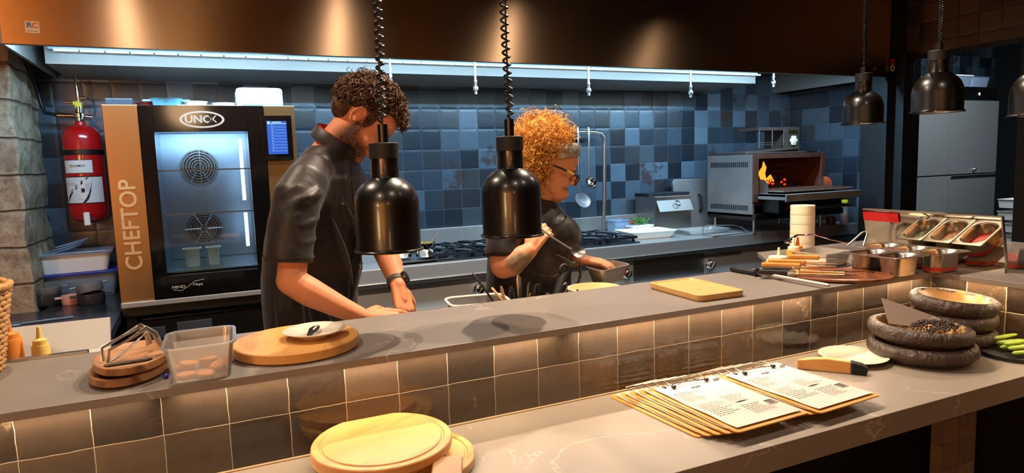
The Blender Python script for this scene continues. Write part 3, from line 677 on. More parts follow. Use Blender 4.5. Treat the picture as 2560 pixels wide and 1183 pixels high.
# ================================================================== COMBI OVEN
t = thing('combi_oven', 'tall black and bronze combi oven with lit glass door at the left', 'oven', (-.38, 3.16, 1.0))
W_ = .752; H_ = .845; D_ = .74
B().bx(0, .128, 0, .04, 0, H_).to('left_panel', 'ovengold', t, smooth=0, bevel=.002)
B().bx(.62, W_, 0, .04, 0, H_).to('right_panel', 'ovengold', t, smooth=0, bevel=.002)
B().bx(0, .008, .04, D_, 0, H_).bx(W_-.008, W_, .04, D_, 0, H_).bx(0, W_, .04, D_, H_-.008, H_).bx(0, W_, .04, D_, 0, .02).bx(.0, W_, D_-.01, D_, 0, H_).to('casing', 'steel_h', t, smooth=0)
gx0, gx1, gz0, gz1 = .182, .547, .115, .731
door = B().bx(.13, gx0, -.012, .03, .02, H_-.002).bx(gx1, .618, -.012, .03, .02, H_-.002).bx(gx0, gx1, -.012, .03, .02, gz0).bx(gx0, gx1, -.012, .03, gz1, H_-.002).to('door', 'bglass', t, smooth=0, bevel=.001)
B().bx(gx0-.002, gx1+.002, -.008, -.004, gz0-.002, gz1+.002).to('door_glass', 'glass', door, smooth=0)
B().bx(0, W_, -.014, .03, -.004, .018).to('bottom_trim', 'steel_h', t, smooth=0, bevel=.002)
cav = steel('cavity_steel', '#a8b4be', .32, 0, (2, 2, 2), .05)
b = B().bx(.17, .56, .52, .53, .1, .75).bx(.16, .17, .04, .53, .1, .75).bx(.56, .57, .04, .53, .1, .75).bx(.16, .57, .04, .53, .09, .1).bx(.16, .57, .04, .53, .75, .76); b.to('cavity', cav, t, smooth=0)
for zc in (.585, .275):
    b = B(); Q = Matrix.Rotation(PI2, 3, 'X')
    for rr in (.085, .072, .059, .046, .033, .02):
        b.tube([V((.335, .50, zc))+Q @ V((cos(a*pi/16)*rr, sin(a*pi/16)*rr, 0)) for a in range(32)], .0032, 6, closed=True)
    for k in range(6):
        a = k*pi/3; b.cyl(V((.335, .50, zc))+Q @ V((cos(a)*.014, sin(a)*.014, 0)), V((.335, .50, zc))+Q @ V((cos(a)*.088, sin(a)*.088, 0)), .003, 6)
    b.to('fan_guard', 'steel', t)
    B().lathe([(.078, 0), (.001, 0)], 32, (.335, .515, zc), Q).to('fan_opening', 'dsteel', t)
B().bx(.34, .343, .46, .47, .1, .75).bx(.17, .56, .03, .036, .565, .571).bx(.17, .56, .03, .036, .375, .381).to('rack_wires', 'steel', t, smooth=0)
B().bx(.515, .53, .2, .215, .42, .71).bx(.515, .53, .2, .215, .2, .36).to('light_bar', 'ledoven', t, smooth=0)
B().bx(.17, .56, .06, .5, .118, .124).to('oven_tray', 'steel', t, smooth=0)
lamp('AREA', 'oven_cavity_light', (-.38+.365, 3.16+.05, 1.0+.73), 1.5, (.62, .84, 1), .35, (-.38+.36, 3.6, 1.3), sy=.05)
for x_, w_ in ((.28, .066), (.37, .05)):
    o = container('plastic_tub', 'pale plastic tub standing inside the oven, %s' % ('the wider left one' if w_ > .06 else 'the narrower right one'), w_, .06, .085, (-.38+x_, 3.16+.2, 1.125), 0, 'cream', rr=.012)
# touch panel
pn = B().bx(.605, .735, -.006, .0, .60, .80).to('touch_panel', 'bglass', t, smooth=0, bevel=.002)
pn.location = (0, -.012, 0)
B().bx(.628, .712, -.008, -.0065, .628, .775).to('screen', 'screen', pn, smooth=0)
b = B(); b.bx(.63, .71, -.009, -.0082, .762, .765)
for i in range(9): b.bx(.642, .708, -.009, -.0082, .642+i*.0133, .6428+i*.0133); b.bx(.648, .652, -.009, -.0082, .647+i*.0133, .650+i*.0133)
b.bx(.63, .642, -.009, -.0082, .767, .774).bx(.65, .69, -.009, -.0082, .768, .772).to('screen_list', 'screenl', pn, smooth=0)
# logo
b = B(); Q = Matrix.Rotation(PI2, 3, 'X'); rings = []
for (a_, c_) in ((.088, .036), (.076, .026)):
    pass
out_ = [(cos(i*pi/32)*.088, sin(i*pi/32)*.0365) for i in range(64)]; in_ = [(cos(i*pi/32)*.078, sin(i*pi/32)*.0285) for i in range(64)]
A = [b.b.verts.new((.369+x_, -.0142, .783+z_)) for x_, z_ in out_]; C = [b.b.verts.new((.369+x_, -.0142, .783+z_)) for x_, z_ in in_]
b.skin([A, C], cap=False); b.to('logo_oval', 'steeltxt', door, smooth=0)
text('logo_letters', 'UNO', .043, (.355, -.0142, .783), FRONT, 'steeltxt', door, .0004, 1.1, .0014)
text('logo_x', 'X', .043, (.41, -.0142, .783), FRONT, 'steeltxt', door, .0004, 1.1, .0004)
text('small_logo', 'MIND', .016, (.222, -.0142, .066), FRONT, 'steeltxt', door, .0003, 1.3, .0005)
text('small_logo', 'Maps', .016, (.298, -.0142, .071), FRONT, 'steeltxt', door, .0003, 1.2, .0003)
B().tube([(.2, -.0142, .056), (.23, -.0142, .049), (.255, -.0142, .062), (.285, -.0142, .085), (.325, -.0142, .092)], .0012, 5).to('logo_swoosh', 'steeltxt', door)
text('cheftop_letters', 'CHEFTOP', .088, (.066, -.0015, .345), ((0, 0, 1), (-1, 0, 0)), 'lettering', t, .0006, 1.0, .0012)
# stand
t = thing('oven_stand', 'dark steel stand frame under the combi oven', 'stand', (-.38, 3.16, KF))
hs = .876
for x_ in (.03, .72):
    for y_ in (.03, .68): B().bx(x_-.02, x_+.02, y_-.02, y_+.02, 0, hs).to('leg', 'dsteel', t, smooth=0, bevel=.002)
B().bx(.0, .75, .0, .72, hs-.04, hs-.001).to('top_frame', 'dsteel', t, smooth=0, bevel=.002)
B().bx(.07, .68, .02, .04, hs-.19, hs-.06).to('drawer_panel', 'blk', t, smooth=0, bevel=.002)
B().bx(.09, .155, .012, .02, hs-.15, hs-.1).bx(.2, .34, .012, .02, hs-.16, hs-.09).to('control_box', 'greybox', t, smooth=0, bevel=.002)
B().bx(.0, .75, -.01, .03, hs-.25, hs-.2).to('cross_rail', 'steel_h', t, smooth=0, bevel=.002)
# things on the oven top
TZ = 1.846
single('phone_box', B().bx(-.05, .05, -.05, .05, 0, .028), 'greybox', 'small dark box on the left corner of the combi oven', 'box', (-.32, 3.24, TZ), bevel=.004, smooth=0)
def dish(name, lab, x_, y_, rr, hh, m, handles=True, z=TZ):
    t = thing(name, lab, 'dish', (x_, y_, z), 0)
    B().lathe([(.001, 0), (rr*.85, 0), (rr, hh*.9), (rr+.004, hh), (rr-.003, hh), (rr*.82, .006), (.001, .006)], 36).to('bowl', m, t, smooth=50)
    if handles:
        for s_ in (-1, 1): B().box((s_*(rr+.014), 0, hh-.008), (.035, .03, .008)).to('handle', m, t, smooth=0, bevel=.003)
    return t
dish('casserole_dish', 'red handled dish on the oven top behind the teal one', -.215, 3.33, .055, .022, 'redc')
dish('casserole_dish', 'teal blue handled dish on the oven top', -.145, 3.24, .06, .032, 'teal')
dish('upturned_dish', 'white dish on the oven top right of the teal one', -.035, 3.27, .05, .024, 'white', False)
dish('upturned_dish', 'flat white dish on the oven top nearest the wrapped pack', .085, 3.27, .05, .018, 'white', False)
single('cutting_board', B().bx(-.16, .16, -.09, .09, 0, .006), 'cream', 'thin cream board lying on the oven top under the white dishes', 'board', (.0, 3.30, TZ-.0005), smooth=0)
t = thing('wrapped_pack', 'translucent film-wrapped pack of white tubs on the right of the oven top', 'package', (.235, 3.30, TZ))
b = B().prism(rrect(.2, .17, .03), 0, .085); b.to('wrapped_tubs', mat('film_wrap', '#c9dcea', .25, 0, bump=(40, .8)), t, smooth=40, bevel=.012)

# ------------------------------------------------------------------ extinguisher
t = thing('fire_extinguisher', 'red wall-mounted extinguisher cylinder with black hoses left of the combi oven', 'fire extinguisher', (-.552, 3.80, 1.335))
B().lathe([(.001, 0), (.05, .002), (.078, .02), (.084, .045), (.084, .40), (.078, .435), (.055, .46), (.025, .47), (.022, .485), (.001, .485)], 40).to('cylinder', 'red', t, smooth=60)
B().lathe([(.086, .325), (.088, .327), (.088, .348), (.086, .35)], 40).to('strap', 'hose', t)
def wraplabel(z0_, z1_, a0, a1, m, name, rr=.0848, par=None):
    b = B(); n_ = 16; A = []; C = []
    for i in range(n_+1):
        a = rad(a0+(a1-a0)*i/n_); A.append(b.b.verts.new((cos(a)*rr, sin(a)*rr, z0_))); C.append(b.b.verts.new((cos(a)*rr, sin(a)*rr, z1_)))
    for i in range(n_): b.b.faces.new((A[i], A[i+1], C[i+1], C[i]))
    return b.to(name, m, par if par else t, smooth=80, recalc=False)
wraplabel(.236, .302, 208, 302, 'ink', 'label_border', .0846); l1 = wraplabel(.239, .299, 210, 300, 'label', 'brand_label')
l2 = wraplabel(.095, .218, 205, 330, 'label', 'instruction_label'); wraplabel(.09, .223, 203, 332, 'matte', 'label_border', .0845)
def wtext(s_, size, ang, z_, m, par, rr=.0853, sx=1, bold=0, rotz=0):
    a = rad(ang); X = V((-sin(a), cos(a), 0)); Z = V((0, 0, 1)); 
    if rotz: X, Z = X*cos(rotz)+Z*sin(rotz), Z*cos(rotz)-X*sin(rotz)
    return text('label_print', s_, size, (cos(a)*rr, sin(a)*rr, z_), (X, Z), m, par, .0002, sx, bold)
for i, ch in enumerate('OSMOS'): wtext(ch, .014, 247+i*7.5, .272, 'ink', l1, sx=1.2, bold=.0002)
B().prism([(-.006, .008), (.006, .008), (.006, 0), (0, -.009), (-.006, 0)], 0, .0004, Matrix.Rotation(rad(238-270), 3, 'Z') @ XZ, (cos(rad(238))*.0853, sin(rad(238))*.0853, .272)).to('shield_mark', 'goldshield', l1, smooth=0)
for i, ch in enumerate('eiltun'): wtext(ch, .009, 243+i*5, .205, 'ink', l2); wtext(ch, .009, 255+i*5, .112, 'ink', l2)
def ribbon(pts, w_):   # curved stripes wrapped on the label
    b = B(); A = []; C = []
    for (ang, z_, ww) in pts:
        a = rad(ang); A.append(b.b.verts.new((cos(a)*.0852, sin(a)*.0852, z_-ww))); C.append(b.b.verts.new((cos(a)*.0852, sin(a)*.0852, z_+ww)))
    for i in range(len(A)-1): b.b.faces.new((A[i], A[i+1], C[i+1], C[i]))
    return b.to('label_stripe', 'matte', l2, smooth=0, recalc=False)
ribbon([(212, .1, .004), (220, .125, .010), (232, .15, .010), (248, .172, .010), (265, .192, .008), (280, .212, .004), (286, .218, .001)], 1)
ribbon([(263, .096, .001), (272, .104, .008), (282, .128, .012), (289, .16, .010), (292, .19, .006), (293, .216, .002)], 1)
wtext('DE ALTA EFICACIA', .0095, 238, .158, 'label', l2, .0856, 1, .0001, .75)
wraplabel(.145, .165, 262, 272, 'matte', 'pictogram', .0853, l2)
for k_ in range(5): wraplabel(.152+k_*.008, .1535+k_*.008, 274, 286, 'ink', 'print_line', .0853, l2)
for k_ in range(2): wraplabel(.182+k_*.008, .1832+k_*.008, 212, 245, 'ink', 'print_line', .0853, l2)
B().lathe([(.022, .485), (.018, .49), (.018, .505), (.026, .507), (.026, .525), (.014, .53), (.014, .56), (.001, .56)], 20).to('valve', 'chrome', t, smooth=30)
B().box((.0, -.0, .565), (.03, .02, .03)).box((-.012, 0, .575), (.02, .018, .018)).to('yellow_coupling', 'yellow', t, smooth=0, bevel=.003)
B().cyl((-.02, 0, .515), (-.09, 0, .518), .011, 14).cyl((.02, 0, .513), (.055, 0, .508), .008, 12).cyl((0, 0, .575), (-.055, 0, .58), .006, 10).cyl((0, 0, .50), (0, 0, .66), .007, 10).cyl((.0, 0, .60), (.035, 0, .60), .007, 10).to('fittings', 'chrome', t)
B().tube([(-.09, 0, .518), (-.14, .01, .53), (-.155, .02, .58), (-.165, .0, .66), (-.17, -.1, .75), (-.17, -.2, .80), (-.17, -.22, .92)], .0085, 10).to('thick_hose', 'hose', t, smooth=80)
B().tube([(.035, 0, .60), (.06, 0, .59), (.07, .0, .56), (.062, 0, .51)], .004, 8).tube([(0, 0, .66), (-.01, 0, .73), (-.03, .03, .74), (-.08, .05, .71), (-.16, .08, .7)], .004, 8).to('thin_hose', 'hose', t, smooth=80)
B().tube([(0, 0, .64), (-.002, 0, .70), (-.01, 0, .735)], .0045, 8).to('sensor_rod', 'steel', t)
B().bx(-.012, .014, -.098, -.086, -.012, .05).bx(-.012, .014, -.098, .11, -.014, -.004).to('bracket_hook', 'white', t, smooth=0, bevel=.004)
B().bx(-.1, .1, .105, .125, -.01, .35).to('wall_plate', 'dsteel', t, smooth=0)
# ------------------------------------------------------------------ left worktop
single('side_worktop', B().prism([(-1.75, 2.25), (-.36, 2.25), (-.385, 3.1), (-.395, 3.925), (-.70, 3.925), (-.70, 3.40), (-1.75, 3.40)], .94, .98), 'dslab', 'dark polished worktop at the left between the stone pier and the oven', 'worktop', bevel=.002, smooth=0)
single('side_cabinet', B().bx(-1.7, -.42, 2.3, 3.38, KF, .94), 'matte', 'black cabinet under the left dark worktop', 'cabinet', smooth=0)
container('storage_box', 'white food box with blue lid rim, bottom box on the left worktop', .30, .18, .11, (-.60, 3.74, .981), .08, 'bluewrap', lid='bluelid', rr=.03)
container('storage_box', 'white lidded food box on top of the blue-lidded box', .30, .18, .085, (-.62, 3.74, 1.105), .08, 'white', lid='bluewrap', rr=.03)
o0 = None
for i in range(3):
    o = single('oval_food_cover', B().lathe([(.001, .0), (.055, 0), (.058, .003), (.055, .006), (.001, .006)], 30, sx=1.25, sy=.7), 'bluewrap', 'loose pale lid leaning on the white food box, %s' % ('lowest', 'middle', 'topmost')[i] , 'lid', (-.65+i*.012, 3.72, 1.212+i*.013), 0, 'lids on the white food box', rot=(0, rad(-14), .1))
def casserole(x_, y_, z, rr, hh, m, lab, tilt=0, hd=True):
    t = thing('casserole_pot', lab, 'pot', (x_, y_, z), rot=(tilt, tilt*.6, .3))
    B().lathe([(.001, 0), (rr*.92, 0), (rr, .01), (rr, hh), (rr-.004, hh), (rr-.005, .006), (.001, .006)], 36).to('bowl', m, t, smooth=50)
    if hd:
        for s_ in (-1, 1): B().box((s_*(rr+.01), 0, hh*.8), (.03, .03, .008)).to('handle', m, t, smooth=0, bevel=.003)
    return t
casserole(-.72, 3.56, .981, .062, .05, 'char', 'dark casserole dish at the left of the worktop, lower of its stack')
casserole(-.72, 3.56, 1.035, .062, .035, 'greyc', 'grey casserole dish stacked tilted on the dark one at the left', .12)
casserole(-.615, 3.50, .981, .036, .042, 'pink', 'small pink dish between the two stacks of pots')
casserole(-.53, 3.46, .981, .055, .05, 'char', 'dark round pot nearest the oven, lower of its stack')
casserole(-.53, 3.46, 1.034, .053, .04, 'greyc', 'grey round pot with cream inside tilted on the dark pot', -.2)
single('wooden_spoon', B().ell((0, 0, .02), (.05, .035, .012)).tube([(.04, 0, .02), (.12, .03, .018), (.2, .06, .014)], .006, 8), 'char', 'dark-handled scoop lying on the left worktop before the stone pier', 'spoon', (-.74, 3.02, .981), smooth=60)
# steel bain marie tray with bottles at the left end of the pass
t = thing('condiment_tray', 'white-lined steel tray holding squeeze bottles behind the left end of the pass', 'tray', (-.47, 2.0, 1.035))
B().bx(-.24, .165, -.125, -.115, .0, .09).bx(-.24, .165, -.135, -.115, .085, .092).to('front_lip', 'steel', t, smooth=0, bevel=.001)
B().bx(-.24, .16, -.12, .16, 0, .008).to('base', 'white', t, smooth=0)
B().prism([(.1, 0), (.16, .02), (.2, .105), (.19, .11), (.15, .03), (.1, .008)], -.24, .175, YZ).to('back_panel', mat('grey_white_enamel', '#b4afa6', .35), t, smooth=0)
single('tray_stand', B().bx(-.5, .14, -.1, .14, 0, .099), 'dsteel', 'steel box carrying the condiment tray at the left', 'stand', (-.47, 2.0, .936), smooth=0)
def squeeze(x_, y_, z, rr, hh, m, lab, tip=.05, capm=None, group=None):
    t = thing('squeeze_bottle', lab, 'bottle', (x_, y_, z), 0, 0 and group)
    B().lathe([(.001, 0), (rr*.96, 0), (rr, .005), (rr, hh-.008), (rr*.92, hh), (.001, hh)], 30).to('body', m, t, smooth=50)
    B().lathe([(rr*.8, hh), (rr*.8, hh+.012), (rr*.55, hh+.014), (.007, hh+.017), (.004, hh+.02+tip), (.001, hh+.021+tip)], 24).to('nozzle_cap', capm or m, t, smooth=40)
    return t
squeeze(-.478, 1.955, 1.044, .026, .118, 'orange_s', 'orange sauce squeeze bottle beside the wicker basket', .035)
squeeze(-.417, 1.95, 1.044, .0195, .095, 'yellow_s', 'pale yellow sauce squeeze bottle in the left tray', .025)
# basket
t = thing('wicker_basket', 'woven wicker basket cut by the left edge of the photo', 'basket', (-.56, 1.80, 1.121))
b = B()
for k_ in range(15):
    rr = .095+.002*k_; zc = .006+k_*.0125
    b.tube([(cos(a*pi/24)*(rr+.004*(1 if (a+k_) % 2 else -1)), sin(a*pi/24)*(rr+.004*(1 if (a+k_) % 2 else -1)), zc) for a in range(48)], .0062, 6, closed=True)
for a in range(0, 48, 2):
    an = a*pi/24; b.tube([(cos(an)*.095, sin(an)*.095, 0), (cos(an)*.125, sin(an)*.125, .19)], .003, 5)
b.to('weave', 'wick', t, smooth=80)
B().tube([(cos(a*pi/18)*.128, sin(a*pi/18)*.128, .192+.004*sin(a*1.7)) for a in range(36)], .009, 8, closed=True).to('rim', 'wick', t, smooth=80)
B().lathe([(.001, .003), (.092, .003)], 30).to('base', 'wick', t)

# ================================================================== ON THE PASS
PZ = 1.1215
def oval(b, a_, c_, hh, z0=0, rim=.008, dish_=.006, seg=48):
    return b.lathe([(.001, z0), (.93, z0), (1, z0+hh*.35), (1, z0+hh), (.93, z0+hh), (.86, z0+hh-dish_), (.001, z0+hh-dish_)], seg, sx=a_, sy=c_)
def ovallathe(a_, c_, prof, seg=48):
    b = B(); return b.lathe(prof, seg, sx=a_, sy=c_)
pf = [(.001, 0), (.9, 0), (1, .006), (1, .02), (.94, .0215), (.86, .014), (.001, .013)]
for i, lab in enumerate(('lower oval acacia wood tray of the stack at the left of the pass', 'upper oval acacia wood tray carrying the steel clip')):
    single('wooden_tray', ovallathe(.077-.003*i, .125-.004*i, pf), 'walnut', lab, 'tray', (-.187+.004*i, 1.625, PZ+i*.0215), -.12+.1*i, 'stacked oval wooden trays', smooth=50)
TT = PZ+.0215*2
b = B()
for s_ in (-1, 1):
    b.tube([(-.045, s_*.012, .002), (-.043, s_*.018, .03), (.0, s_*.02, .045), (.035, s_*.016, .06), (.05, s_*.02, .045), (.058, s_*.028, .012)], [.004, .004, .003, .006, .006, .008], 8, flat=.4)
b.tube([(.035, .016, .06), (.03, 0, .066), (.035, -.016, .06)], .004, 8).tube([(-.043, -.012, .003), (.0, -.005, .02), (.045, .0, .05)], .0025, 6)
single('metal_clip', b, 'steel', 'bent shiny steel clip standing on the oval wooden tray', 'clip', (-.19, 1.61, TT-.006), 0.5, smooth=60)
single('small_knife', B().prism([(-.045, -.006), (.035, -.007), (.045, 0), (.03, .006), (-.045, .005)], 0, .004), 'blk', 'small dark clip blade lying flat on the oval wooden tray', 'knife', (-.185, 1.565, TT-.007), .1, bevel=.001, smooth=0)
# cookie box
t = thing('plastic_box', 'open translucent plastic box of round biscuits beside the oval trays', 'container', (-.045, 1.545, PZ), -.02)
tub(B(), .132, .165, .078, t=.0012, lip=.006, taper=.84, rr=.022).to('tub', 'frost', t, smooth=50)
ck = [(-.035, .035, .004, 0), (-.028, .03, .012, .1), (.01, .045, .004, 0), (.012, .043, .012, .08), (.03, -.005, .004, 0), (.034, -.01, .012, .2), (-.032, -.03, .004, .0), (.005, -.045, .005, .1)]
for i, (x_, y_, z_, ti) in enumerate(ck):
    single('biscuit', B().lathe([(.001, 0), (.017, 0), (.019, .003), (.018, .006), (.012, .0075), (.001, .008)], 22), 'cookie', 'round golden biscuit lying in the translucent plastic box', 'biscuit', (-.045+x_, 1.545+y_, PZ+z_), i, 'biscuits in the plastic box', rot=(ti, ti*.5, i))
single('blue_pellet', B().ell((0, 0, .005), (.006, .006, .005), None, 10), 'bluedot', 'tiny blue ball on the pass in front of the plastic box', 'ball', (-.116, 1.535, PZ), smooth=80)
# round pine board, plate, tweezers
single('round_board', B().lathe([(.001, 0), (.142, 0), (.147, .003), (.147, .022), (.145, .024), (.001, .024)], 72), 'pine', 'round pine board on the pass under the white plate', 'board', (.163, 1.637, PZ), 0, smooth=40)
PB = PZ+.0245
b = B().lathe([(.001, .0), (.035, 0), (.038, .004), (.06, .010), (.073, .016), (.0745, .018), (.072, .019), (.055, .013), (.035, .008), (.001, .007)], 56)
single('plate', b, 'plate', 'small white plate on the round pine board holding tweezers', 'plate', (.205, 1.632, PB), rot=(0, 0, 0), smooth=50)
b = B()
for s_ in (-1, 1): b.tube([(-.045, 0, .0), (-.02, s_*.004, .003), (.005, s_*.008, .005), (.025, s_*.005, .005), (.042, s_*.0015, .003), (.05, s_*.0015, -.001)], [.006, .0055, .005, .003, .0018, .001], 8, flat=.35)
single('tweezers', b, 'dsteel', 'bent grey steel tweezers lying on the white plate', 'tweezers', (.203, 1.628, PB+.014), rad(68), smooth=60)
# rectangular board
t = thing('cutting_board', 'rectangular pale wood board with raised edge in the middle of the pass', 'board', (1.39, 1.64, PZ), rad(-2))
b = B(); W2, D2 = .178, .265
def rg(b, w_, d_, r_, z): return [b.b.verts.new((x, y, z)) for x, y in rrect(w_, d_, r_)]
b.skin([rg(b, W2-.006, D2-.006, .02, 0), rg(b, W2, D2, .022, .005), rg(b, W2, D2, .022, .019), rg(b, W2-.012, D2-.012, .018, .02), rg(b, W2-.022, D2-.022, .014, .0145)]).to('tray', 'beech2', t, smooth=30)
# sharpening steel
t = thing('sharpening_steel', 'long knife sharpening steel with black handle lying across the pass', 'sharpener', (1.757, 1.62, PZ+.008), rad(90.5), rot=(0, rad(1.2), rad(90.2)))
B().tube([(.25, 0, 0.006), (.242, 0, 0.006), (.2, 0, .006), (.16, 0, .006), (.13, 0, .006), (.118, 0, .006)], [.006, .0115, .012, .0095, .0115, .009], 14).to('handle', 'rubber', t)
B().tube([(.123, 0, .006), (.113, 0, .006)], .017, 18).to('guard', 'blk', t)
B().tube([(.113, 0, .006), (-.17, 0, .001), (-.18, 0, .001)], [.0068, .0062, .004], 12).to('rod', mat('grey_honing_steel', '#b9b2a8', .4, .5), t)
# knife board
single('wooden_tray', ovallathe(.125, .185, [(.001, 0), (.93, 0), (1, .006), (1, .012), (.95, .0145), (.88, .009), (.001, .008)]), 'walnutd', 'dark oval wood board under the kitchen knives', 'board', (1.945, 1.580, PZ), rad(41), smooth=50)
def knife(x_, y_, z, a, L1, L2, hm, lab, bw=.03, band=False):
    t = thing('kitchen_knife', lab, 'knife', (x_, y_, z), a, 'knives on the dark oval board')
    B().prism([(0, -bw*.35), (L2*.7, -bw*.45), (L2, bw*.3), (L2*.9, bw*.4), (0, bw*.4)], .006, .008).to('blade', 'chrome', t, smooth=0)
    B().prism([(-L1, -.011), (-L1*.9, -.013), (-L1*.5, -.009), (0, -.012), (0, .012), (-L1*.5, .01), (-L1*.9, .013), (-L1, .01)], 0, .016).to('handle', hm, t, smooth=0, bevel=.004)
    if band: B().box((-.012, 0, .008), (.026, .026, .018)).to('bolster', 'chrome', t, smooth=0, bevel=.002)
    return t
KZ = PZ+.0148
knife(1.805, 1.615, KZ+.001, rad(-50), .12, .19, 'rubber', 'long knife with black handle and steel bolster nearest the sharpening steel', .034, True)
knife(1.84, 1.63, KZ+.006, rad(-46), .12, .2, 'rubber', 'second knife with black handle and bright steel bolster', .03, True)
knife(1.885, 1.665, KZ+.012, rad(-50), .13, .15, 'handlewood', 'knife with orange wooden handle on the oval board', .03)
knife(1.935, 1.685, KZ+.018, rad(-46), .13, .14, 'handlewood', 'knife with black-tipped wooden handle in the middle of the knife pile', .022)
knife(2.02, 1.70, KZ+.026, rad(-50), .11, .09, 'handlewood', 'short-bladed knife with pale wooden handle on top of the pile', .02)
# squeeze bottles
squeeze(1.965, 1.868-.03, PZ, .046, .03, 'cream', 'wide short cream squeeze bottle behind the knives', .026)
squeeze(2.075, 1.868, PZ, .026, .055, 'amber', 'amber sauce squeeze bottle behind the knives, left of a matching one', .028, 'cream')
squeeze(2.145, 1.91, PZ, .024, .048, 'amber', 'amber sauce squeeze bottle partly behind the clear box', .028, 'orange_s')
t = thing('paper_roll', 'tall white ribbed cylinder standing behind the sauce bottles', 'roll', (2.34, 2.06, PZ))
pf = [(.001, 0)]
for i in range(5): pf += [(.05, i*.042), (.051, i*.042+.003), (.0495, i*.042+.02), (.0505, i*.042+.039), (.049, i*.042+.041)]
pf += [(.046, .209), (.02, .21), (.02, .1), (.001, .1)]
B().lathe(pf, 40).to('roll', 'cream', t, smooth=30)
container('plastic_box', 'low clear plastic box beside the steel pans, bread inside', .17, .15, .055, (2.135, 1.79, PZ), rad(4), 'frost', fill=('cream', .3), rr=.02)
t = thing('serving_tongs', 'curved steel tongs arching over the clear box', 'tongs', (2.2, 1.86, PZ+.055))
b = B().tube([(-.09, .06, .03), (-.06, .05, .05), (.0, .02, .05), (.06, -.01, .028), (.12, -.05, .012)], [.012, .008, .007, .006, .006], 10, flat=.4); b.to('arm', 'chrome', t, smooth=60)
B().ell((-.095, .062, .024), (.016, .014, .008), None, 14).to('tip', 'chrome', t, smooth=60)
# gastro pans
RZ = .071
def gpan(x0, y0, lab, fill=None):
    t = thing('gastro_pan', lab, 'pan', (x0+.09, y0+.0535, PZ), 0, 'steel gastro pans before the mirror panel')
    b = B(); g = lambda w_, d_, r_, z: [b.b.verts.new((x, y, z)) for x, y in rrect(w_, d_, r_, 7)]
    b.skin([g(.115, .058, .026, .0), g(.124, .066, .03, .003), g(.14, .084, .036, RZ-.004), g(.142, .086, .036, RZ-.003), g(.178, .105, .008, RZ-.004), g(.179, .106, .008, RZ), g(.174, .101, .008, RZ+.0012), g(.15, .09, .04, RZ), g(.139, .081, .036, RZ-.006), g(.122, .064, .03, .005), g(.114, .056, .026, .003)])
    b.to('pan', 'steel', t, smooth=40)
    if fill: B().prism(rrect(.128, .07, .03), .005, RZ*.45).to('food', fill, t, smooth=40)
    return t
gpan(2.06, 1.43, 'empty steel pan nearest the bar edge in the front row')
gpan(2.06, 1.54, 'steel pan second from the bar edge in the front row', 'rust')
gpan(2.247, 1.405, 'steel pan with red filling next to the mirror panel', 'chili')
gpan(2.247, 1.514, 'steel pan with brown filling in the middle of the mirror row', 'brownfood')
gpan(2.247, 1.623, 'steel pan with green filling, farthest of the mirror row', 'darkgreen')
single('serving_tongs', B().tube([(-.055, .02, 0), (.0, .005, .045), (.012, .0, .052), (.016, -.008, .045), (-.02, -.02, .0)], .0035, 8), 'steel', 'small bent wire tongs standing in the farthest pan', 'tongs', (2.27, 1.715, PZ+.074))
t = thing('mirror_panel', 'leaning polished steel panel reflecting the row of pans', 'panel', (2.462, 1.315, PZ))
B().bx(-.001, .012, 0, .52, 0, .035).to('base_plate', 'mirror', t, smooth=0)
Q = Matrix.Rotation(rad(-13), 3, 'Y')
b = B().bx(-.0, .004, 0, .52, 0, .165)
for v in b.b.verts: v.co = Q @ v.co + V((0, 0, .035))
b.to('mirror_sheet', 'mirror', t, smooth=0, bevel=.001)
b = B().bx(-.002, .01, -.004, 0, 0, .167).bx(-.002, .01, 0, .52, .163, .168)
for v in b.b.verts: v.co = Q @ v.co + V((0, 0, .035))
b.to('edge_fold', 'steel', t, smooth=0)
single('red_reflection', B().box((0, 0, 0), (.002, .15, .036)), 'red', 'red strip standing in for a red reflection at the far end of the steel panel', 'reflection_strip', (2.4245, 1.755, 1.291), rot=(0, rad(-13), 0), smooth=0)  # added strip: a red reflection given as a shape on the panel
container('plastic_box', 'clear plastic box at the far right behind the mirror panel', .2, .2, .075, (2.64, 1.42, PZ), 0, 'clear', fill=('chili', .4))
# utensils and tubs on the prep counter
PC = .936
t = container('plastic_tub', 'maroon tub with white rim on the prep counter holding a knife', .19, .14, .16, (.79, 2.03, PC), rad(-8), 'clear', cat='tub', rr=.03)
B().prism(rrect(.155, .11, .02), .006, .13).to('contents', mat('beet_slices', '#5a2420', .4), t)
B().tube([(x, y, .161) for x, y in rrect(.202, .152, .036)], .004, 6, closed=True).to('rim', 'white', t)
def utensil(name, lab, p0, p1, rr, m, flat=.5, cat='utensil'):
    p0, p1 = V(p0), V(p1); md = (p0+p1)/2
    return single(name, B().tube([p0-p0, (p1-p0)*.5, (p1-p0)*.93, p1-p0], [rr, rr*.9, rr*1.2, rr*.6], 10, flat=flat), m, lab, cat, tuple(p0), smooth=60)
utensil('table_knife', 'steel-handled knife leaning out of the maroon tub', (.86, 2.03, 1.07), (.785, 2.05, 1.185), .008, 'dsteel')
utensil('wooden_paddle', 'pale wooden handle leaning out of the maroon tub', (.885, 2.0, 1.07), (.84, 2.02, 1.135), .008, 'beech2')
t = thing('utensil_pot', 'steel utensil pot behind the pass crammed with handles', 'pot', (.945, 2.0, PC))
B().lathe([(.001, 0), (.068, 0), (.072, .1), (.070, .1), (.066, .003), (.001, .003)], 30).to('body', 'steel', t)
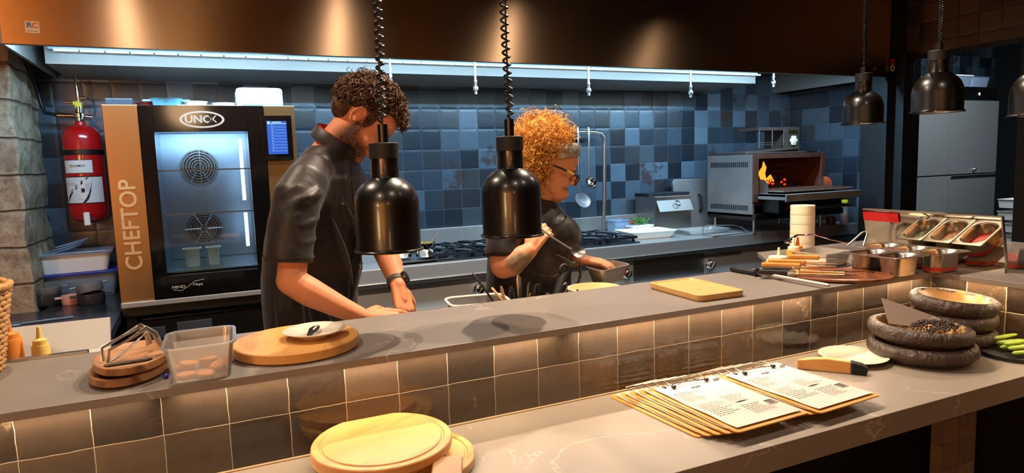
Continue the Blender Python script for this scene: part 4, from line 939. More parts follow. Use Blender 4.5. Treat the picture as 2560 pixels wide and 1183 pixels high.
for i, (dx, dy, tx, tz, rr, m, lab) in enumerate([(-.06, 0, -.075, 1.12, .005, 'beech2', 'thin pale stick at the left of the utensil pot'), (-.045, -.02, -.052, 1.105, .009, 'rubber', 'black handle with hanging hole in the utensil pot'),
      (-.02, .02, -.03, 1.11, .009, 'rubber', 'black handle behind the flat steel blade'), (-.005, 0, -.012, 1.152, .008, 'steel', 'tall flat steel strip, highest in the utensil pot'), (.015, -.02, .02, 1.09, .005, 'steel', 'short thin steel handle in the utensil pot'),
      (.03, .02, .04, 1.118, .010, 'dsteel', 'bent grey steel handle in the middle of the utensil pot'), (.045, -.01, .05, 1.115, .010, 'rubber', 'thick black handle right of the bent steel one'), (.06, .01, .07, 1.113, .009, 'rubber', 'slim black handle at the right of the utensil pot'), (.065, -.03, .08, 1.085, .008, 'steel', 'short steel handle end at the right rim of the pot')]):
    utensil('kitchen_tool', lab, (.945+dx*.6, 2.0+dy*.8, PC+.02), (.945+tx*1.05, 2.0+dy*1.1, tz+.02), rr, m)
t = thing('spatula', 'big black handle with hanging hole leaning before the woman', 'utensil', (1.02, 1.98, .975))
ax = V((.11, .04, .215)).normalized(); sd = V((0, 1, 0)).cross(ax).normalized()
b = B().tube([ax*0, ax*.1, ax*.17, ax*.205], [.008, .012, .017, .017], 14, flat=.45); b.to('handle', 'rubber', t, smooth=60)
rr_ = [ax*.222+ax*cos(a*pi/8)*.017+sd*sin(a*pi/8)*.0155 for a in range(16)]
B().tube(rr_, .0062, 8, closed=True).to('hanging_loop', 'rubber', t, smooth=60)
for i, lab in enumerate(('steel loop handle leaning beside the big black spatula', 'second steel loop handle right of the big black spatula')):
    ox = 1.055+i*.05; a1 = V((.06, .0, .14-.03*i)); n1 = a1.normalized(); s1 = V((0, 1, 0)).cross(n1)
    pts = [V((0, 0, 0))-s1*.009, a1*.6-s1*.009, a1*.95-s1*.010, a1*1.03, a1*.95+s1*.010, a1*.6+s1*.009, s1*.009]
    single('loop_utensil', B().tube(pts, .0038, 8, flat=.8), 'steel', lab, 'utensil', (ox, 2.0, .98), smooth=60)
t = thing('mixing_bowl', 'cream plastic bowl with stained rim in front of the woman', 'bowl', (1.24, 2.01, PC+.001))
B().lathe([(.001, 0), (.06, 0), (.09, .1), (.096, .155), (.099, .157), (.093, .158), (.087, .1), (.058, .004), (.001, .004)], 44).to('bowl', 'cream', t, smooth=50)
B().lathe([(.001, .125), (.088, .125)], 30).to('mayonnaise', 'yellow_s', t)
single('bowl_spatula', B().tube([(0, 0, 0), (-.02, 0, .025)], .003, 8), 'rubber', 'thin dark stick resting over the left rim of the cream bowl', 'utensil', (1.17, 1.98, 1.075))

# ================================================================== ON THE LOWER BAR
BZ = .9045
def round_board(x_, y_, z, rr, m, lab, rz=0, tilt=0, hh=.02):
    pf = [(.001, 0), (rr-.004, 0), (rr, .003), (rr, hh-.002), (rr-.002, hh), (rr*.9, hh), (rr*.885, hh-.003), (rr*.86, hh-.003), (rr*.845, hh), (.001, hh)]
    return single('round_board', B().lathe(pf, 96), m, lab, 'board', (x_, y_, z), rz, 'round boards stacked on the bar', rot=(tilt, 0, rz), smooth=30)
round_board(.345, 1.345, BZ, .148, 'beech2', 'round wooden board under the others, sticking out to the right', .8)
round_board(.30, 1.395, BZ+.0205, .15, 'beech2', 'middle round wooden board of the stack at the bottom edge', 2.2)
round_board(.298, 1.365, BZ+.041, .15, 'beech', 'top round wooden board with carved groove at the bottom edge', .5, 0)
single('wooden_block', B().bx(-.03, .03, -.06, .025, 0, .024), 'walnut', 'small square wooden handle end lying on the lowest round board', 'block', (.398, 1.225, BZ+.021), rad(-22), bevel=.003, smooth=0)
# clipboards
def clipboard(x_, y_, z, rz, lab, group, curl=.0):
    t = thing('clipboard', lab, 'clipboard', (x_, y_, z), rz, group)
    b = B(); b.prism(rrect(.232, .33, .012), 0, .003).to('board', 'mdf', t, smooth=0)
    b = B(); nx, ny = 6, 14; g = {}
    for i in range(nx+1):
        for j in range(ny+1):
            X = -.105+.21*i/nx; Y_ = -.152+.302*j/ny; zc = .0062+.0010*sin(j*.9+curl)+(.003*max(0, (j-ny+2)/2)**2)+.002*max(0, (2-j)/2)
            g[i, j] = b.b.verts.new((X, Y_, zc))
    for i in range(nx):
        for j in range(ny): b.b.faces.new((g[i, j], g[i+1, j], g[i+1, j+1], g[i, j+1]))
    pp = b.to('menu_paper', 'paper', t, smooth=80, recalc=False)
    b = B().tube([(-.055, .122, .013), (-.06, .138, .015), (-.058, .166, .015), (.058, .166, .015), (.06, .138, .015), (.055, .122, .013)], .0017, 7).tube([(-.055, .122, .013), (-.02, .132, .015), (.02, .127, .015), (.055, .122, .013)], .0014, 6).tube([(-.06, .15, .0125), (.06, .15, .0125)], .0016, 6)
    b.to('clip', 'steel', t, smooth=60)
    for s_ in (-1, 1): B().ell((s_*.057, .122, .013), (.007, .008, .005), None, 10).to('clip_end', 'blk', t, smooth=80)
    return t, pp
def printing(pp, seed):
    random.seed(seed); b = B()
    zc = .0080
    def dash(x0, x1, y0, hh=.0011): b.quad([(x0, y0-hh, zc), (x1, y0-hh, zc), (x1, y0+hh, zc), (x0, y0+hh, zc)])
    for blk_, (x0, y0, n_) in enumerate([(-.09, .085, 7), (-.09, -.005, 9), (0.0, .015, 5), (.0, -.06, 6)]):
        for k_ in range(n_):
            y_ = y0-k_*.0095; X = x0; end = x0+random.uniform(.045, .078)
            while X < end:
                w_ = random.uniform(.004, .012); dash(X, min(X+w_, end), y_, .0009); X += w_+.002
    o = b.to('menu_text', 'ink', pp, smooth=0, recalc=False)
    b = B()
    def q(x0, x1, y0, y1): b.quad([(x0, y0, zc+.0001), (x1, y0, zc+.0001), (x1, y1, zc+.0001), (x0, y1, zc+.0001)])
    b.b.faces.new([b.b.verts.new(p) for p in [(.0, -.035, zc), (.02, -.0385, zc), (.055, -.036, zc), (.025, -.032, zc)]])
    for (cx, cy, s_) in ((.085, -.075, .013),):
        q(cx-s_, cx+s_, cy-s_, cy-s_+.002); q(cx-s_, cx+s_, cy+s_-.002, cy+s_); q(cx-s_, cx-s_+.002, cy-s_, cy+s_); q(cx+s_-.002, cx+s_, cy-s_, cy+s_)
        for k_ in range(4): q(cx-s_*.7, cx+s_*.7, cy-s_*.6+k_*.0055, cy-s_*.6+k_*.0055+.0025)
    for k_ in range(3): q(-.012+k_*.01, -.005+k_*.01, .098-.002*(k_ % 2), .106-.002*(k_ % 2))
    b.quad([(.075, .112, zc+.002), (.098, .112, zc+.002), (.098, .119, zc+.003), (.075, .119, zc+.003)])
    b.to('menu_logo', 'ink', pp, smooth=0, recalc=False)
ords = ('lowest', 'second from the bottom', 'middle', 'second from the top', 'topmost')
for gi, (cx, cy, rz_, nm) in enumerate(((1.145, 1.275, rad(1.5), 'left'), (1.39, 1.268, rad(3), 'right'))):
    for k_ in range(5):
        off = (4-k_)
        t, pp = clipboard(cx-off*.016, cy-.030+off*.019, BZ+k_*.0066, rz_+rad(off*.8), '%s wooden clipboard with white menu in the %s fan' % (ords[k_].capitalize(), nm), nm+' fan of clipboards', k_)
        if k_ == 4: printing(pp, gi+3)
        if k_ < 4:
            B().bx(-.1, .1, .1, .15, .004, .0085).to('paper_wad', 'paper', t, smooth=0)
random.seed(11)
# plate & block
single('plate', B().lathe([(.001, 0), (.06, 0), (.066, .006), (.097, .016), (.1, .019), (.097, .0205), (.07, .012), (.001, .010)], 56), 'plate', 'flat cream side plate on the lower bar before the stone bowls', 'plate', (1.785, 1.37, BZ), smooth=50)
t = thing('table_brush', 'wooden crumb brush with dark bristles leaning before the side plate', 'brush', (1.645, 1.325, BZ), rad(-50))
B().prism([(-.1, 0), (.045, 0), (.045, .036), (-.02, .04), (-.06, .036), (-.1, .028)], -.012, .012, XZ).to('handle', 'beech', t, smooth=0, bevel=.003)
B().prism([(.045, 0), (.085, .0), (.09, .02), (.075, .03), (.045, .036)], -.016, .016, XZ).to('bristles', 'wood_dark', t, smooth=0, bevel=.003)
# stone bowls
def stone_bowl(x_, y_, z, rr, lab, rot):
    t = thing('stone_bowl', lab, 'bowl', (x_, y_, z), rot=rot, group='rough black bowls on the bar')
    pf = [(.001, 0), (rr*.6, 0), (rr*.88, .008), (rr*.99, .025), (rr, .036), (rr*.97, .05), (rr*.9, .057), (rr*.84, .056), (rr*.8, .05)]
    b = B().lathe(pf, 90)
    for v in b.b.verts:
        k = mnoise.noise(v.co*45+V((x_*9, z*7, 0)))*.0028; v.co += V((v.co.x, v.co.y, 0)).normalized()*k if v.co.xy.length > .02 else V((0, 0, 0))
    b.to('shell', 'bowl', t, smooth=80)
    B().lathe([(rr*.84, .056), (rr*.8, .05), (rr*.74, .03), (rr*.6, .014), (.001, .012)], 60).to('inside', mat('bowl_inside', '#9a7444', .35), t, smooth=80)
    return t
stone_bowl(1.985, 1.285, BZ, .152, 'rough black stone bowl at the bottom of the stack on the bar', (0, 0, .5))
t = stone_bowl(1.985, 1.295, BZ+.052, .147, 'rough black stone bowl of peppercorns with paper, top of the stack', (rad(2), rad(3), 0))
b = B(); random.seed(3)
for i in range(260):
    a = random.uniform(0, 2*pi); rr = .085*math.sqrt(random.random()); hgt = .05+.02*(1-rr/.085)
    b.ell((.02+cos(a)*rr*1.1, -.02+sin(a)*rr*.75, hgt-random.uniform(0, .006)), random.uniform(.0032, .0046), None, 6)
pc = b.to('peppercorns', 'pepper', None, smooth=80); pc.location = (1.985, 1.295, BZ+.052); tag(pc, 'heap of dark peppercorns in the upper stone bowl', 'peppercorns', kind='stuff')
b = B(); ps = [(-.1, .03, .062), (-.055, .09, .128), (.02, .075, .10), (.115, .03, .06), (.105, -.005, .052), (-.02, -.01, .048)]
b.b.faces.new([b.b.verts.new(p) for p in ps]); o = b.to('paper_sheet', 'brownpaper', None, smooth=0, mods=[('SOLIDIFY', dict(thickness=.0012))]); o.location = (1.985, 1.295, BZ+.052); tag(o, 'folded grey paper sheet sticking up out of the upper stone bowl', 'paper')
b = stone_bowl(2.222, 1.34, BZ, .13, 'rough black bowl at the bottom behind the peppercorn bowls', (0, 0, 1))
b = stone_bowl(2.222, 1.34, BZ+.054, .13, 'rough black bowl second up behind the peppercorn bowls', (0, 0, 2))
stone_bowl(2.222, 1.34, BZ+.106, .13, 'tilted rough bowl on top behind the peppercorn bowls', (rad(0), rad(-5), 2.2))
# asparagus
t = thing('slate_plate', 'black slate plate under the asparagus at the right edge', 'plate', (2.25, 1.155, BZ))
B().lathe([(.001, 0), (.1, 0), (.1, .012), (.001, .012)], 40).to('plate', 'matte', t)
random.seed(5)
labs = ['longest green stalk pointing left on the slate plate', 'green stalk tip nearest the stone bowls', 'thick pale green stalk in front', 'green stalk lying across the others', 'short green stalk at the back', 'bent green stalk at the right edge']
for i in range(6):
    p0 = V((2.17+.012*i, 1.125+.018*i, BZ+.026+.008*(i % 3))); d_ = V((.1, -.012+.01*(i % 3)-.02, .002*(i % 2)))
    single('vegetable_stalk', B().tube([(0, 0, 0), d_*.08, d_*.5, d_*.9, d_*1.05], [.004, .009, .0095, .007, .003], 10, flat=.7), 'aspar', labs[i], 'vegetable', tuple(p0), 0, 'green stalks on the slate plate', smooth=70)

# ================================================================== PEOPLE
def skinmat(name, base, shade, origin, rot, feats):
    x = N(name); v = x.obj(); n = x.noise(v, 14, 5, .6)
    col = x.mix(x.math('MULTIPLY', n, .5), lin(base), lin(shade))
    mp = x.add('Mapping', vector_type='TEXTURE'); x.L(v, mp.inputs[0]); mp.inputs['Location'].default_value = origin; mp.inputs['Rotation'].default_value = rot
    for kind, c_, rr, colr, soft, amt in feats:
        src = mp.outputs[0] if kind == 'h' else v
        sb = x.add('VectorMath', operation='SUBTRACT'); x.L(src, sb.inputs[0]); sb.inputs[1].default_value = c_
        dv = x.add('VectorMath', operation='DIVIDE'); x.L(sb.outputs[0], dv.inputs[0]); dv.inputs[1].default_value = rr
        ln = x.add('VectorMath', operation='LENGTH'); x.L(dv.outputs[0], ln.inputs[0])
        fac = x.ramp(ln.outputs['Value'], [(0, 1.0), (max(.01, 1-soft)/1.5, 1.0), (1/1.5, 0.0)]) if False else None
        mr = x.add('MapRange'); x.L(ln.outputs['Value'], mr.inputs[0]); mr.inputs[1].default_value = 1; mr.inputs[2].default_value = 1-soft; mr.inputs[3].default_value = 0; mr.inputs[4].default_value = 1
        k = x.math('MULTIPLY', mr.outputs[0], amt)
        if colr[1] == 'n': k = x.math('MULTIPLY', k, x.ramp(x.noise(v, 260 if kind == 'h' else 45, 3), [(.4, .75), (.55, 1.0)])); colr = (colr[0],)
        col = x.mix(k, col, lin(colr[0]))
    x.set(col=col, rough=.56, sss=.08, spec=.35); x.b.inputs['Subsurface Radius'].default_value = (.02, .008, .004); x.b.inputs['Subsurface Scale'].default_value = .3
    x.bump(x.noise(v, 220, 3), .08, .002); return x.m
def head(b, Mh, S=1.0, nose=1.0, full=0):
    "head built from blended volumes, x forward, z up"
    R3 = Mh.to_3x3().normalized()
    def E(c, rr, rot=None): b.ell(Mh @ V(c), tuple(S*k for k in rr), R3 @ (Euler(rot).to_matrix() if rot else Matrix.Identity(3)), 26)
    def C(a, c_, r0, r1): b.cap(Mh @ V(a), Mh @ V(c_), r0*S, r1*S, 12)
    E((-.014, 0, .028), (.098, .076, .09)); E((.028, 0, -.02), (.064, .064, .085)); E((.018, 0, -.062), (.058, .056, .045)); E((.045, 0, -.075), (.045, .04, .036))
    E((.070, 0, -.093), (.027, .031, .022)); E((.035, 0, .045), (.06, .062, .055))
    C((.089, 0, .02), (.112*1.0*nose, 0, -.018), .0075, .0105); E((.108*nose, 0, -.022), (.012, .011, .010)); 
    for s_ in (-1, 1):
        E((.097, s_*.011, -.026), (.011, .008, .008)); C((.088, s_*.012, .024), (.076, s_*.045, .026), .011, .008)
        E((.078, s_*.031, .003), (.0125, .016, .0115)); E((.06, s_*.04, -.028), (.028, .024, .028)); E((.028, s_*.040, -.055), (.04+full, .019+full, .036))
        # ear
        e0 = V((-.012, s_*.078, -.004)); pts = []
        for k_ in range(10):
            a = rad(-60+k_*30); pts.append(e0+V((sin(a)*-.017, s_*(.004+.006*(k_/9)), cos(a)*.028 if cos(a) > 0 else cos(a)*.026)))
        for k_ in range(8): C(pts[k_], pts[k_+1], .0045, .0045)
        E(e0+V((.003, -s_*.004, 0)), (.015, .006, .022)); E(e0+V((.006, s_*.001, -.026)), (.007, .004, .009))
    E((.097, 0, -.053), (.009, .021, .0055)); E((.093, 0, -.064), (.009, .018, .0065)); E((.088, 0, -.058), (.012, .028, .014))
def hand(b, w_, fdir, ndir, S=1.0, curl=.5, spread=.0, thumb=1, splay=None):
    "w_ wrist point, fdir fingers' direction, ndir back-of-hand normal; thumb side sign"
    fdir = V(fdir).normalized(); ndir = (V(ndir)-fdir*V(ndir).dot(fdir)).normalized(); sdir = fdir.cross(ndir)*thumb
    w_ = V(w_); pl = .088*S
    for k_ in range(4):
        o = sdir*(.030-.02*k_)*S; b.cap(w_+o*.6, w_+fdir*pl*(1-.04*abs(k_-1))+o, .0135*S, .0105*S, 12)
    b.cap(w_, w_+fdir*.05*S, .024*S, .018*S, 12)
    for k_, (l1, l2, l3) in enumerate(((.04, .026, .02), (.044, .029, .021), (.041, .027, .02), (.032, .021, .018))):
        base = w_+fdir*pl*(1-.04*abs(k_-1))+sdir*(.030-.02*k_)*S; d_ = (fdir+sdir*(1.5-k_)*spread).normalized(); cur = curl*(1+.12*k_); p = base
        for j, L in enumerate((l1, l2, l3)):
            ax_ = d_.cross(-ndir); d_ = (Matrix.Rotation(cur*(.55 if j == 0 else .9), 3, ax_.normalized()) @ d_) if ax_.length > 1e-4 else d_
            q = p+d_*L*S; b.cap(p, q, (.0092-.0008*j)*S, (.0085-.0008*j)*S, 10); p = q
    tb = w_+fdir*.025*S+sdir*.027*S; d_ = (fdir*.65+sdir*.6-ndir*.25).normalized()
    p1 = tb+d_*.04*S; d2 = (fdir*.85+sdir*.2-ndir*.45).normalized(); p2 = p1+d2*.03*S; p3 = p2+(d2-ndir*.2).normalized()*.024*S
    b.chain([tb, p1, p2, p3], [.0145*S, .0115*S, .0098*S, .0082*S], 10)
def headmat(c, yaw_, pitch_, roll_=0, S=1):
    return Matrix.Translation(V(c)) @ Euler((roll_, pitch_, yaw_), 'XYZ').to_matrix().to_4x4() @ Matrix.Scale(S, 4)
def strands(b, n, surf, flow, L, rr, curl, seg=7, jit=.5, sides=3):
    for i in range(n):
        p, nrm = surf(); d_ = (flow(p, nrm)+V((random.uniform(-1, 1), random.uniform(-1, 1), random.uniform(-1, 1)))*jit).normalized()
        LL = L*random.uniform(.6, 1.25); ph = random.random()*6.28; sx_ = d_.orthogonal().normalized(); sy_ = d_.cross(sx_); cr = curl[0]*random.uniform(.6, 1.3); tw = curl[1]*random.uniform(.8, 1.2)*(1 if random.random() < .5 else -1)
        pts = []
        for k_ in range(seg+1):
            t_ = k_/seg; a = ph+tw*t_*2*pi; g = cr*min(1, t_*3)
            pts.append(p+d_*LL*t_+(sx_*cos(a)+sy_*sin(a))*g+nrm*(.004+.006*sin(t_*pi)))
        b.tube(pts, [rr]*(seg)+[rr*.4], sides)
RM = lambda v, it=4, f_=.5: [('REMESH', dict(mode='VOXEL', voxel_size=v, use_smooth_shade=True)), ('SMOOTH', dict(iterations=it, factor=f_))]
def disp(o, scale, strength, name='folds', kind='CLOUDS'):
    tx = bpy.data.textures.new(name, kind); tx.noise_scale = scale; tx.noise_depth = 2
    if kind == 'MARBLE': tx.turbulence = 9; tx.marble_type = 'SOFT'
    md = o.modifiers.new('folds', 'DISPLACE'); md.texture = tx; md.strength = strength; md.mid_level = .5; md.texture_coords = 'LOCAL'
    return o
def body_shape(b, pts, radii, facing):
    "stack of oriented ellipses -> torso"
    rings = []
    Q = Matrix.Rotation(facing, 3, 'Z')
    for p, (a_, c_) in zip(pts, radii):
        rings.append([b.b.verts.new(V(p)+Q @ V((cos(2*pi*i/36)*a_, sin(2*pi*i/36)*c_, 0))) for i in range(36)])
    b.skin(rings)

# ---- man
def folds(b, L):
    "raised cloth folds: half-sunk ridges blended into the garment by the remesh"
    for pts, r_ in L:
        pts = [V(p) for p in pts]; P = []
        for i in range(len(pts)-1):
            for k in range(5): P.append(pts[i].lerp(pts[i+1], k/5))
        P.append(pts[-1]); n = len(P); b.tube(P, [r_*(.35+.65*sin(pi*i/(n-1))) for i in range(n)], 10)
def around(c, ax, rad_, a0, a1, s0, s1, k=5):
    "arc on a sleeve: centre c, axis ax, from angle a0 to a1 while sliding s0..s1 along the axis"
    c, ax = V(c), V(ax).normalized(); e1 = V((0, -1, 0)); e1 = (e1-ax*e1.dot(ax)).normalized(); e2 = ax.cross(e1); out = []
    for i in range(k+1):
        t_ = i/k; a = rad(a0+(a1-a0)*t_); out.append(c+ax*(s0+(s1-s0)*t_)+(e1*cos(a)+e2*sin(a))*rad_)
    return out
sl0, sla = (.262, 2.085, 1.52), (-.067, -.045, -.24)
man_folds = [(around(sl0, sla, .067, -60, 50, .03, .10), .011), (around(sl0, sla, .067, -40, 70, .02, .155), .010), (around(sl0, sla, .066, -80, 30, .10, .17), .009), (around(sl0, sla, .066, -10, 80, .09, .225), .010),
 (around(sl0, sla, .066, -90, 10, .16, .215), .008), (around(sl0, sla, .067, 20, 95, .03, .12), .010),
 ([(.33, 2.08, 1.42), (.37, 2.10, 1.3), (.40, 2.13, 1.15)], .012), ([(.37, 2.09, 1.47), (.42, 2.13, 1.36), (.44, 2.17, 1.22)], .010), ([(.24, 2.11, 1.2), (.25, 2.12, 1.05), (.23, 2.12, .9)], .013), ([(.17, 2.17, 1.2), (.17, 2.17, 1.05), (.16, 2.17, .9)], .011), ([(.30, 2.10, 1.12), (.33, 2.11, 1.0), (.33, 2.12, .9)], .012)]
wl0, wla = (1.01, 2.20, 1.345), (-.06, -.03, -.13)
woman_folds = [(around(wl0, wla, .064, -60, 60, .02, .06), .010), (around(wl0, wla, .064, -50, 60, .06, .11), .009),
 ([(1.02, 2.13, 1.15), (1.12, 2.10, 1.13), (1.22, 2.13, 1.16)], .0065), ([(1.04, 2.12, 1.09), (1.14, 2.10, 1.06), (1.25, 2.14, 1.09)], .0065), ([(1.28, 2.18, 1.22), (1.26, 2.14, 1.12), (1.22, 2.12, 1.03)], .0065), ([(1.13, 2.11, 1.22), (1.20, 2.11, 1.17), (1.27, 2.16, 1.17)], .010)]
MH = headmat((.478, 2.215, 1.715), rad(-14), rad(50), 0, 1.06)
HR = (0, rad(50), rad(-14)); HO = (.478, 2.215, 1.715)
sk1 = skinmat('man_skin', '#d8946a', '#b8663f', HO, HR, [
 ('h', (.035, 0, -.09), (.08, .12, .068), ('#2c170e', 'n'), .35, 1.0), ('h', (.012, 0, -.04), (.034, .12, .06), ('#2c170e', 'n'), .35, 1.0),
 ('h', (.104, 0, -.06), (.016, .022, .011), ('#b4564a', 'x'), .4, .8), ('h', (.093, .0, .027), (.02, .05, .005), ('#3a2214', 'x'), .5, .8), ('h', (.1, 0, -.044), (.014, .03, .006), ('#5a3422', 'x'), .6, .5), ('h', (.092, 0, .002), (.012, .046, .0025), ('#2a1710', 'x'), .4, .8), ('h', (-.012, 0, -.004), (.03, .12, .035), ('#d8603f', 'x'), .8, .5)])
b = B(); head(b, MH, 1.06)
b.chain([(.335, 2.26, 1.55), (.385, 2.245, 1.625), (.44, 2.23, 1.69)], [.068, .062, .06], 20)
# torso inside the jacket
b.chain([(.28, 2.30, .98), (.29, 2.29, 1.2), (.33, 2.27, 1.45), (.335, 2.26, 1.52)], [.11, .10, .10, .07], 18)
# right (near) arm
b.chain([(.26, 2.10, 1.49), (.205, 2.045, 1.26), (.196, 2.03, 1.225)], [.05, .043, .042], 16)
b.chain([(.196, 2.03, 1.225), (.25, 2.012, 1.185), (.33, 1.99, 1.135), (.395, 1.975, 1.098)], [.043, .044, .034, .026], 16)
hand(b, (.395, 1.975, 1.097), (.95, .05, -.12), (-.1, -.55, .85), 1.0, .28, .05, -1)
# left (far) arm
b.chain([(.44, 2.38, 1.47), (.545, 2.37, 1.30), (.55, 2.32, 1.26)], [.05, .044, .043], 16)
b.chain([(.55, 2.32, 1.26), (.555, 2.24, 1.21), (.552, 2.15, 1.155)], [.043, .04, .0275], 16)
hand(b, (.552, 2.148, 1.152), (.08, -.5, -.85), (.45, -.75, .5), 1.03, .85, .02, -1)
man = b.to('person', sk1, None, smooth=180, mods=RM(.0036, 5)); man.parent = None
tag(man, 'bearded man in black chef jacket bending over the prep counter with wristwatch', 'person')
# jacket
b = B()
tp = [(.285, 2.31, .80), (.285, 2.31, .92), (.285, 2.305, 1.08), (.29, 2.30, 1.2), (.315, 2.29, 1.32), (.335, 2.275, 1.43), (.35, 2.265, 1.52), (.36, 2.26, 1.575), (.38, 2.25, 1.63)]
tr_ = [(.15, .185), (.15, .18), (.15, .18), (.155, .182), (.16, .19), (.152, .195), (.13, .185), (.1, .135), (.074, .084)]
body_shape(b, tp, tr_, rad(-35))
b.tube([(.31, 2.17, 1.565), (.275, 2.115, 1.52), (.24, 2.085, 1.47), (.215, 2.06, 1.39), (.20, 2.045, 1.32), (.195, 2.04, 1.278)], [.05, .068, .074, .072, .07, .071], 26)
b.tube([(.40, 2.33, 1.53), (.445, 2.38, 1.50), (.49, 2.395, 1.42), (.53, 2.385, 1.34), (.545, 2.375, 1.30)], [.055, .066, .068, .066, .064], 24)
b.ell((.30, 2.2, 1.50), (.08, .07, .06))
folds(b, man_folds)
jk = b.to('jacket', 'jacket', man, smooth=180, mods=RM(.0065, 6)); disp(jk, .13, .008)
# collar
b = B(); Cq = Matrix.Rotation(rad(-35), 3, 'Z') @ Matrix.Rotation(rad(32), 3, 'Y')
b.lathe([(.078, -.02), (.073, .02), (.071, .022), (.069, .02), (.073, -.02)], 40, (.395, 2.245, 1.645), Cq, sx=1.15, sy=1.0).to('collar', 'jacket', man, smooth=60)
b = B(); b.lathe([(.068, -.01), (.066, .024), (.064, -.01)], 40, (.395, 2.245, 1.645), Cq, sx=1.12, sy=1.0).to('collar_lining', 'redlin', man, smooth=60)
b = B().tube([(.44, 2.16, 1.575), (.43, 2.135, 1.53), (.425, 2.135, 1.46), (.43, 2.15, 1.35), (.42, 2.17, 1.2), (.41, 2.18, 1.05), (.40, 2.19, .9)], .004, 6); b.to('front_placket', 'jacket', man, smooth=80, mods=[('SHRINKWRAP', dict(target=jk, offset=.002, wrap_mode='OUTSIDE_SURFACE'))])
b = B(); b.lathe([(.0735, -.004), (.0745, 0), (.0735, .004)], 30, (.1955, 2.0405, 1.296), V((.05, .04, .9)).to_track_quat('Z', 'Y').to_matrix()).to('sleeve_hem', 'jacket', man)
# trousers and shoes (behind the counter)
b = B().chain([(.34, 2.24, .86), (.34, 2.2, .5), (.33, 2.22, .2)], [.095, .07, .055], 16).chain([(.22, 2.38, .86), (.22, 2.38, .5), (.22, 2.4, .2)], [.095, .07, .055], 16)
b.to('trousers', 'trouser', man, smooth=180, mods=RM(.012, 4))
for x_, y_ in ((.36, 2.2), (.25, 2.38)):
    B().ell((x_+.02, y_+.01, KF+.04), (.11, .045, .04), Matrix.Rotation(rad(-35), 3, 'Z')).to('shoe', 'rubber', man, smooth=80)
# watch
b = B(); wc = V((.552, 2.165, 1.163)); ax_ = V((0, -.09, -.055)).normalized(); Qw = ax_.to_track_quat('Z', 'Y').to_matrix()
wt = b.lathe([(.0305, -.011), (.0325, -.010), (.0325, .010), (.0305, .011)], 34, wc, Qw, sx=1.04, sy=.98).to('watch', mat('watch_strap', '#4a4640', .5, bump=(300, .3)), man, smooth=40)
wd = V((.8, -.32, .5)); wd = (wd-ax_*wd.dot(ax_)).normalized(); Qd = wd.to_track_quat('Z', 'Y').to_matrix()
B().lathe([(.001, .0), (.021, .0), (.021, .009), (.018, .011), (.001, .011)], 30, wc+wd*.03, Qd).to('watch_case', 'dsteel', wt, smooth=40)
B().lathe([(.001, .0115), (.0165, .0115), (.0165, .0112)], 30, wc+wd*.03, Qd).to('watch_face', 'bglass', wt, smooth=40)
# hair
hm1 = N('man_hair'); n_ = hm1.noise(hm1.obj(), 60, 4); hm1.set(col=hm1.ramp(n_, [(.35, '#23150d'), (.6, '#5a3a22'), (.75, '#8a6440')]), rough=.5, spec=.25); hm1.bump(hm1.noise(hm1.obj((1, 1, .3)), 300, 3), .9, .004); hm1 = hm1.m
b = B(); R3 = MH.to_3x3().normalized(); S = 1.06
b.ell(MH @ V((-.022, 0, .040)), (.101*S, .079*S, .084*S), R3, 28); b.ell(MH @ V((.035, 0, .085)), (.066*S, .060*S, .034*S), R3, 24); b.ell(MH @ V((-.06, 0, .0)), (.052*S, .071*S, .06*S), R3, 24)
for s_ in (-1, 1): b.ell(MH @ V((.022, s_*.068, .012)), (.014*S, .012*S, .03*S), R3, 14)
hb = b.to('hair', hm1, man, smooth=180, mods=RM(.005, 2)); disp(hb, .02, .004, 'hair_tufts')
def msurf():
    while True:
        a = random.uniform(-pi, pi); e = random.uniform(-.05, pi/2)
        n = V((cos(a)*cos(e), sin(a)*cos(e), sin(e)))
        if n.z < .35 and n.x > .35: continue
        if n.z < .15 and random.random() < .7: continue
        p = V((-.010+n.x*.106, n.y*.082, .045+n.z*.084)); return MH @ p, (R3 @ n).normalized()
def mflow(p, n):
    fw = R3 @ V((1, 0, -.1)); d_ = fw-n*fw.dot(n)*.8; return d_ + n*.12
b = B(); strands(b, 1500, msurf, mflow, .034, .0014, (.006, 1.2), 7, .4)

def ssurf():
    while True:
        n = V((random.gauss(0, 1), random.gauss(0, 1), random.gauss(0, .8))).normalized()
        if n.x > .25 or n.z < -.45 or abs(n.y) < .15 and n.x > -.2: continue
        if n.z < .0 and n.x > -.25: continue
        return MH @ V((-.022+n.x*.103, n.y*.081, .038+n.z*.086)), (R3 @ n).normalized()
strands(b, 1500, ssurf, lambda p, n: R3 @ V((.1, 0, -1))+n*.05, .018, .0012, (.002, .8), 4, .35)
b.to('hair_curls', hm1, hb, smooth=80)

# ---- woman
WS = 1.03
WH = headmat((1.19, 2.24, 1.535), rad(-20), rad(26), 0, WS); HO2 = (1.19, 2.24, 1.535); HR2 = (0, rad(26), rad(-20))
sk2 = skinmat('woman_skin', '#d09068', '#b06a46', HO2, HR2, [
 ('h', (.104, 0, -.058), (.014, .022, .011), ('#a04a3c', 'x'), .4, .8), ('h', (.092, 0, .028), (.02, .05, .004), ('#5a3420', 'x'), .5, .7), ('h', (.092, 0, .002), (.012, .046, .0025), ('#2a1710', 'x'), .4, .8),
 ('b', (.985, 2.09, 1.20), (.062, .07, .045), ('#56614f', 'n'), .35, .8)])
b = B(); head(b, WH, WS, 1.0, .006)
b.chain([(1.12, 2.28, 1.36), (1.145, 2.265, 1.42), (1.175, 2.25, 1.50)], [.07, .062, .06], 20)
b.ell((1.215, 2.225, 1.43), (.045, .045, .03))
b.chain([(1.13, 2.32, .95), (1.13, 2.32, 1.15), (1.13, 2.30, 1.33)], [.13, .12, .09], 18)
